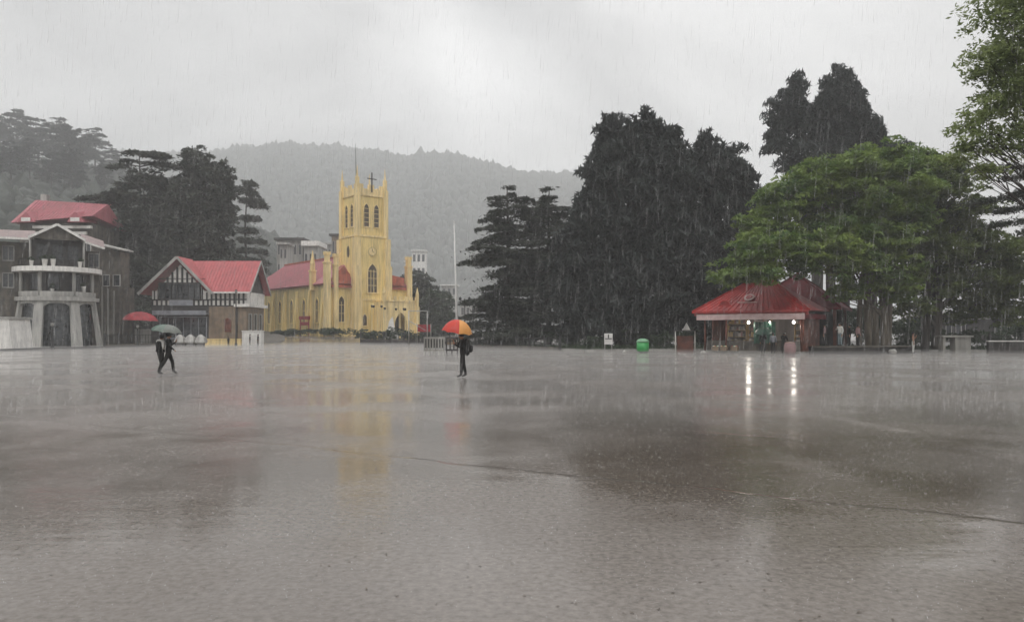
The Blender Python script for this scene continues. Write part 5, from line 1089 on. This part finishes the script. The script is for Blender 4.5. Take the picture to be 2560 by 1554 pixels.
# white block at the left edge
def white_block():
    Y = 67.6; t = thing('white_kiosk_wall', 'cream white sloping sided block at the left edge', 'wall', (X(-50, Y), Y, 0)); w0 = X(31, Y)-X(-50, Y); h = Z(797, Y)
    m = MB(); m.hexa([(0, 0, 0), (w0, 0, 0), (w0, 3, 0), (0, 3, 0)], [(0, 0, h), (w0-.35, 0, h), (w0-.35, 3, h), (0, 3, h)]); m.build('wall', 'white', t)
    m = MB(); m.box(-.1, w0-.2, -.1, 3.1, h, h+.2); m.build('coping', 'greywhite', t)
white_block()
def lamp_post(px, Y, ptop, lab, arms=1, m_='iron', lan='greywhite', group='lamp posts', name='lamp_post'):
    z0 = float(gh(X(px, Y), Y)); h = Z(ptop, Y)-z0; t = thing(name, lab, 'lamp post', (X(px, Y), Y, z0), 0, group)
    m = MB(); m.lathe([(.16, 0), (.16, .25), (.09, .35), (.07, h*.5), (.055, h-.5), (.05, h-.35)], 10); m.build('post', m_, t)
    if arms > 1: m = MB(); m.bar((-.55, 0, h-.7), (.55, 0, h-.7), .06); m.build('arm', m_, t)
    for x in ([0] if arms == 1 else [-.55, .55]):
        m = MB(); zb = h-.35 if arms == 1 else h-.66; m.lathe([(.06, zb), (.15, zb+.08), (.17, zb+.3), (.12, zb+.34)], 8, (x, 0, 0)); l_ = m.build('lantern', lan, t)
        m = MB(); m.lathe([(.2, zb+.34), (.05, zb+.46), (.01, zb+.52)], 8, (x, 0, 0)); m.build('cap', m_, l_)
lamp_post(131, 72.5, 806, 'dark lamp post in front of the pavilion\'s central arch')
lamp_post(590, 90, 726, 'tall thin lamp post in front of the timbered house')
lamp_post(1162, 92, 738, 'twin armed black lamp post right of the flagpole', 2, lan='iron')
lamp_post(344, 84, 812, 'short dark lamp post left of the couple', group=None)
for i, (px, Y, top, lab) in enumerate(((930, 106, 762, 'leftmost cream lantern post before the porch'), (944, 105, 757, 'tallest cream lantern post, second from the left'), (962, 107, 768, 'cream lantern post third from the left'),
        (1000, 106, 764, 'cream lantern post at the porch\'s right pier'), (1013, 105, 770, 'rightmost cream lantern post before the church'))):
    lamp_post(px, Y, top, lab, 2 if i in (1, 3) else 1, 'cream', 'iron', 'ornamental posts before the church porch', 'lantern_post')
def statue():
    Y = 112; z0 = float(gh(X(978, Y), Y)); t = thing('memorial', 'white monument on a plinth before the church door', 'monument', (X(978, Y), Y, z0)); m = MB(); m.box(-1, 1, -.6, .6, 0, 1.0); m.box(-.7, .7, -.4, .4, 1.0, 1.3); m.build('plinth', 'greywhite', t)
    m = MB(); m.hexa([(-.55, -.2, 1.3), (.55, -.2, 1.3), (.55, .2, 1.3), (-.55, .2, 1.3)], [(-.3, -.15, 2.6), (.2, -.15, 3.3), (.2, .15, 3.3), (-.3, .15, 2.6)]); m.build('slab', 'white', t)
statue()
# planting in front of the church
for i, (px, Y, wd, h, lab) in enumerate(((715, 133, 5, 1.1, 'low hedge at the far end of the church\'s side'), (760, 130, 6, 1.2, 'low hedge under the red notice board'), (812, 127, 6, 1.3, 'low hedge at the church\'s near left corner'), (862, 124, 6, 1.5, 'green hedge under the small front window'),
        (908, 106, 3.4, 1.5, 'dark shrub at the left end of the porch railing'), (965, 104, 3.6, 1.9, 'dark shrub behind the middle of the porch railing'), (1020, 103, 3.2, 1.8, 'reddish dark shrub right of the porch'), (1062, 101, 3, 1.7, 'dark shrub behind the faded red banner'))):
    shrub(px, Y, wd, h, lab, 'lf_bush', 260, 90+i, .2)
# red parasol and the things under it
umbrella('parasol', 'wide red parasol left of the timbered house', (X(352, 87), 87, Z(779, 87)), 1.95, 1.0, ['red'], (0, R(3)), 3.3, 'parasol', handle=False)
umbrella('parasol', 'second red parasol overlapping behind the first on its left', (X(335, 89.5), 89.5, Z(784, 89.5)), 1.2, .8, ['red'], (0, 0), 3.2, 'parasol', handle=False)
def cart(px, Y, lab, wd=1.05):
    t = thing('covered_cart', lab, 'cart', (X(px, Y), Y, 0), 0, 'white covered carts by the timbered house'); m = MB(); m.box(-wd*.42, wd*.42, -.5, .5, .35, .6); m.build('tray', 'greymetal', t)
    m = MB(); m.hexa([(-wd*.5, -.6, .5), (wd*.52, -.6, .45), (wd*.5, .6, .5), (-wd*.52, .6, .45)], [(-wd*.3, -.4, 1.15), (wd*.42, -.4, .98), (wd*.4, .4, 1.0), (-wd*.25, .4, 1.2)]); m.hexa([(-wd*.27, -.38, 1.16), (wd*.36, -.38, 1.0), (wd*.36, .38, 1.02), (-wd*.22, .38, 1.2)], [(-wd*.08, -.1, 1.38), (wd*.12, -.1, 1.3), (wd*.12, .1, 1.3), (-wd*.08, .1, 1.38)]); m.build('cover', 'greywhite', t)
    for s in (-1, 1):
        m = MB(); m.tube([(s*wd*.42, -.3, .2), (s*wd*.42+s*.05, -.3, .2)], .2, 12); m.build('wheel', 'iron', t)
for px, lab in ((451, 'left white sheeted cart just right of the couple\'s umbrella'), (477, 'middle white sheeted cart in front of the shop window'), (503, 'right white sheeted cart in front of the shop window')): cart(px, 87, lab)
def stall():
    Y = 91.2; t = thing('white_stall', 'white walled stall under the house\'s three narrow windows', 'stall', (X(605, Y), Y, 0)); w_ = X(652, Y)-X(605, Y)
    m = MB(); m.box(0, w_, 0, .12, 0, 1.72); m.box(0, .1, .12, 1.2, 0, 1.72); m.box(w_-.1, w_, .12, 1.2, 0, 1.72); m.build('wall', 'white', t); m = MB(); m.box(-.06, w_+.06, -.06, 1.26, 1.72, 1.8); m.build('top', 'white', t)
stall()
low_wall('low_wall', 'low cream wall along the front of the stone wing', (X(512, 91.5), 91.5, 0), (X(603, 91.5), 91.5, 0), .75, 'cream', 'cream')
# right hand small things
def bin_():
    Y = 62; t = thing('litter_bin', 'bright green round topped litter bin left of the kiosk', 'bin', (X(1607, Y), Y, 0)); m = MB(); r = .5
    m.lathe([(r*.8, .08), (r, .15), (r, .85)], 18); m.build('body', 'bingreen', t)
    m = MB(); m.lathe([(r*1.05, .85), (r*1.05, .93), (r*.8, 1.08), (r*.3, 1.15), (.02, 1.16)], 18); m.build('lid', 'palegreen', t); m = MB(); m.lathe([(r*.6, 0), (r*.6, .08)], 16); m.build('base', 'iron', t)
bin_()
def board():
    Y = 66; x = X(1521, Y); t = thing('notice_board', 'small white notice board on two legs among the shrubs', 'sign', (x, Y, 0)); zt = Z(833, Y)
    m = MB(); m.box(-.36, .36, -.03, .03, zt-.95, zt); m.build('panel', 'whitepole', t); m = MB(); m.box(-.3, .3, -.045, -.031, zt-.5, zt-.42); m.box(-.05, .05, -.045, -.031, zt-.4, zt-.1); m.build('marking', 'dark', t)
    for s in (-.3, .3): m = MB(); m.box(s-.03, s+.03, .03, .08, 0, zt); m.build('leg', 'greymetal', t)
board()
def mini_shelter():
    Y = 64; x = X(1713, Y); t = thing('small_shelter', 'little open shelter with white posts and pale peaked top', 'shelter', (x, Y, 0)); w_ = .82; h = Z(827, Y)
    for s in (-w_, w_): m = MB(); m.tube([(s, 0, 0), (s, 0, h)], .05, 8); m.build('post', 'white', t)
    m = MB(); m.box(-w_-.1, w_+.1, -.5, .5, h, h+.08); m.build('roof', 'dark', t); m = MB(); m.prism([(-.32, -.52, h+.08), (.32, -.52, h+.08), (0, -.52, h+.68)], (0, .12, 0)); m.build('peak', 'greywhite', t)
    m = MB(); m.box(-w_+.2, w_-.1, .1, .5, 0, 1.35); m.build('cabinet', 'doorred', t)
mini_shelter()
def barrel():
    p = kl(3.35, -.85, 0); t = thing('round_barrel', 'faded pink barrel in front of the kiosk\'s right corner', 'barrel', p); m = MB(); m.lathe([(.36, 0), (.42, .2), (.44, .45), (.42, .7), (.36, .85)], 18); m.build('drum', 'pinkshirt', t); m = MB(); m.lathe([(.38, .85), (.38, .9), (.1, .93)], 18); m.build('lid', 'pinkboard', t)
barrel()
def stone_block():
    Y = 62; t = thing('stone_table', 'grey stone slab table with a solid right end under the trees', 'table', (X(2350, Y), Y, 0)); w_ = X(2420, Y)-X(2350, Y); h = Z(838, Y)
    m = MB(); m.box(-.1, w_+.15, -.5, .5, h-.15, h); m.build('top', 'concrete', t); m = MB(); m.box(w_*.45, w_, -.4, .4, 0, h-.15); m.build('block', 'concrete', t); m = MB(); m.box(.05, .25, -.35, .35, 0, h-.15); m.build('leg', 'concrete', t)
stone_block()
def tree_seat():
    t = thing('tree_seat', 'round stone seat built about the pale multi stemmed trunk', 'seat', (X(2190, 62), 62, 0)); m = MB(); m.lathe([(2.6, 0), (2.6, .5)], 28); m.build('base', 'dark', t); m = MB(); m.lathe([(2.7, .5), (2.7, .58), (1.9, .6)], 28); m.build('seat', 'stone', t)
tree_seat()
for px, Y, sz, lab in ((1561, 62, .16, 'small pale stone left of the green bin'), (1757, 59, .2, 'pale stone at the foot of the kiosk\'s left post'), (2232, 59, .3, 'flat pale stone right of the tree seat')):
    bm = bmesh.new(); bmesh.ops.create_icosphere(bm, subdivisions=2, radius=sz); rnd = random.Random(px)
    for v in bm.verts: v.co *= rnd.uniform(.85, 1.15); v.co.z = max(-.01, v.co.z*.8+sz*.5)
    me = bpy.data.meshes.new('stone'); bm.to_mesh(me); bm.free(); me.materials.append(M['greywhite']); tag(link('stone', me, None, (X(px, Y), Y, 0)), lab, 'stone', 'pale stones on the edge')

# ------------------------------------------------------------------ kerbs, beds, pavement
def slab(name, label, pts, h, m_, drop=.3):
    m = MB(); n = len(pts); m.add([(x, y, -drop) for x, y in pts]+[(x, y, h) for x, y in pts], [tuple(range(n-1, -1, -1)), tuple(range(n, 2*n))]+[(i, (i+1) % n, n+(i+1) % n, n+i) for i in range(n)])
    tag(m.build(name, m_), label, None, kind='structure')
def kerb(name, label, pts, h, w_, m_):
    m = MB()
    for a, b in zip(pts, pts[1:]): m.bar((a[0], a[1], h/2-.1), (b[0], b[1], h/2-.1), w_, h+.2)
    tag(m.build(name, m_), label, None, kind='structure')
LK = [(-45.6, 50), (-44.6, 66), (-44.0, 73), (-41.7, 76), (-41.3, 84), (-41.8, 88)]
slab('pavement', 'raised pavement on the left', [(-120, 50)]+LK+[(-41.8, 91), (-45, 91.5), (-120, 92)], .12, 'concrete')
kerb('kerb', 'dark kerb along the left pavement', LK, .2, .3, 'dark')
RK = [(-4.3, 86), (2, 74), (6.4, 66), (12.5, 67.5), (32, 65.5), (60, 63), (110, 62)]
M['soil'] = mat('dark_wet_soil', (.045, .04, .033), .6, col2=(.025, .022, .02), scale=1.2, bump=.5)
slab('planting_bed', 'dark planted ground under the right hand trees', RK+[(110, 125), (-3, 125)], .10, 'soil')
kerb('kerb', 'kerb along the planted edge', RK, .17, .3, 'concrete')
def ground_cover():
    rng = np.random.default_rng(77); pts = []
    for k in range(5000):
        x = rng.uniform(-3, 60); y = float(np.interp(x, [a for a, b in RK], [b for a, b in RK]))+.3+abs(rng.normal())*3.2
        pts.append((x, y, .12+abs(rng.normal())*.14))
    pts = np.repeat(np.array(pts), 5, 0)+rng.normal(size=(25000, 3))*[.12, .12, .05]; pts[:, 2] = np.abs(pts[:, 2]-.1)+.1
    tag(leaves('ground_cover', pts, .16, 'lf_bush', None, seed=7), 'low dark plants carpeting the edge of the bed', 'plants', kind='stuff')
ground_cover()

def side_road():
    rows = [(101, 560, 690, .15), (108, 560, 712, .45), (120, 560, 712, .95), (135, 560, 694, 1.3), (152, 560, 676, 1.8)]; v = []
    for Y, a, b, z in rows: v += [(X(a, Y), Y, z), (X(b, Y), Y, z)]
    v += [(x, y, -.5) for x, y, z in v]; n = len(rows); f = []
    for i in range(n-1): a = 2*i; f += [(a, a+1, a+3, a+2), (a+1, a+1+2*n, a+3+2*n, a+3), (a, a+2, a+2+2*n, a+2*n)]
    f.append((2*n-2, 2*n-1, 4*n-1, 4*n-2)); m = MB(); m.add(v, f); tag(m.build('road', 'stone'), 'grey road climbing between the timbered house and the church', None, kind='structure')
side_road()
# ------------------------------------------------------------------ rain, splashes, litter
wm = bpy.data.materials.new('rain_water'); wm.use_nodes = True; t_ = wm.node_tree; o_ = t_.nodes['Material Output']; b_ = t_.nodes['Principled BSDF']
b_.inputs['Base Color'].default_value = (.95, .95, .95, 1); b_.inputs['Roughness'].default_value = .15
tp_ = t_.nodes.new('ShaderNodeBsdfTransparent'); mx2 = t_.nodes.new('ShaderNodeMixShader'); mx2.inputs[0].default_value = .16
t_.links.new(tp_.outputs[0], mx2.inputs[1]); t_.links.new(b_.outputs[0], mx2.inputs[2]); t_.links.new(mx2.outputs[0], o_.inputs[0]); M['water'] = wm
def rain():
    rng = np.random.default_rng(9); n = 13000; y = rng.uniform(9**.5, 56**.5, n)**2; x = rng.uniform(-.75, .75, n)*y; z = CAMZ+(-.1+.62*rng.random(n)**2.6)*y
    k = z > .1; x, y, z = x[k], y[k], z[k]; n = len(x); ln = rng.uniform(.10, .55, n)*(.5+y/40); r = rng.uniform(.0016, .0046, n)*(.5+y/30)
    sl_ = np.array([.07, .0, 1.0]); V = np.zeros((n, 5, 3)); c = np.stack([x, y, z], 1)
    V[:, 0] = c-sl_*ln[:, None]*.35; V[:, 4] = c+sl_*ln[:, None]*.65
    for j in range(3): a = 2*math.pi*j/3; V[:, 1+j] = c-sl_*ln[:, None]*.22+np.stack([r*math.cos(a), r*math.sin(a), 0*r], 1)
    fc = np.array([[0, 2, 1], [0, 3, 2], [0, 1, 3], [4, 1, 2], [4, 2, 3], [4, 3, 1]]); F_ = (fc[None]+np.arange(n)[:, None, None]*5).reshape(-1, 3)
    me = bpy.data.meshes.new('rain'); me.from_pydata(V.reshape(-1, 3).tolist(), [], F_.tolist()); me.materials.append(wm)
    tag(link('rain', me), 'heavy rain falling over the whole square', 'rain', kind='stuff')
rain()
ws = wm.copy(); ws.name = 'splash_water'
for nd_ in ws.node_tree.nodes:
    if nd_.type == 'MIX_SHADER': nd_.inputs[0].default_value = .22
def splashes():
    rng = np.random.default_rng(19); n = 80000; y = 4.5*np.exp(rng.uniform(0, 1, n)**.75*math.log(88/4.5)); x = rng.uniform(-.72, .72, n)*y; g = gh(x, y)
    h = rng.uniform(.3, 1, n)**2*.028*(.2+y/20)*rng.uniform(.4, 1.1, n); r = h*.34; V = np.zeros((n, 4, 3)); lean = rng.normal(size=(n, 2))*.5*h[:, None]
    for j in range(3): a = 2*math.pi*j/3; V[:, j] = np.stack([x+r*math.cos(a), y+r*math.sin(a), g+.001], 1)
    V[:, 3] = np.stack([x+lean[:, 0], y+lean[:, 1], g+h], 1)
    fc = np.array([[0, 1, 3], [1, 2, 3], [2, 0, 3]]); F_ = (fc[None]+np.arange(n)[:, None, None]*4).reshape(-1, 3)
    me = bpy.data.meshes.new('rain_splashes'); me.from_pydata(V.reshape(-1, 3).tolist(), [], F_.tolist()); me.materials.append(ws)
    tag(link('rain_splashes', me), 'tiny splashes of rain all over the wet paving', 'splashes', kind='stuff')
splashes()
def litter():
    rng = np.random.default_rng(29); n = 900; y = 3.0+rng.uniform(0, 1, n)**1.7*9; x = rng.uniform(-.7, .7, n)*y
    k = np.sin(x*.9+1)+np.sin(y*1.3+x*.4) > -.2+rng.normal(size=n)*.7; x, y = x[k], y[k]
    pts = np.stack([x, y, np.full(len(x), .006)], 1); M['litter'] = mat('wet_leaf_litter', (.10, .075, .05), .5, var=.3)
    o = leaves('leaf_litter', pts, .022, 'litter', None, flat=6, seed=4, elong=1.5); tag(o, 'scattered dark bits of wet leaf on the near paving', 'leaf litter', kind='stuff')
litter()
# ------------------------------------------------------------------ haze
hm = bpy.data.materials.new('haze_air'); hm.use_nodes = True; t_ = hm.node_tree; t_.nodes.remove(t_.nodes['Principled BSDF'])
pv = t_.nodes.new('ShaderNodeVolumePrincipled'); pv.inputs['Color'].default_value = (.93, .94, .95, 1); pv.inputs['Density'].default_value = .00095
t_.links.new(pv.outputs[0], t_.nodes['Material Output'].inputs['Volume'])
m = MB(); m.box(-5200, 5200, -3200, 5800, -2, 345); hz = m.build('haze', hm); tag(hz, 'pale rain haze filling the air', 'haze', kind='stuff')
sm_ = bpy.data.materials.new('spray_air'); sm_.use_nodes = True; t_ = sm_.node_tree; t_.nodes.remove(t_.nodes['Principled BSDF'])
pv = t_.nodes.new('ShaderNodeVolumePrincipled'); pv.inputs['Color'].default_value = (.97, .97, .97, 1); pv.inputs['Density'].default_value = .027
t_.links.new(pv.outputs[0], t_.nodes['Material Output'].inputs['Volume'])
m = MB(); m.box(-75, 75, 13, 104, -.4, .28); tag(m.build('ground_spray', sm_), 'low spray of splashing rain hanging just over the paving', 'spray', kind='stuff')
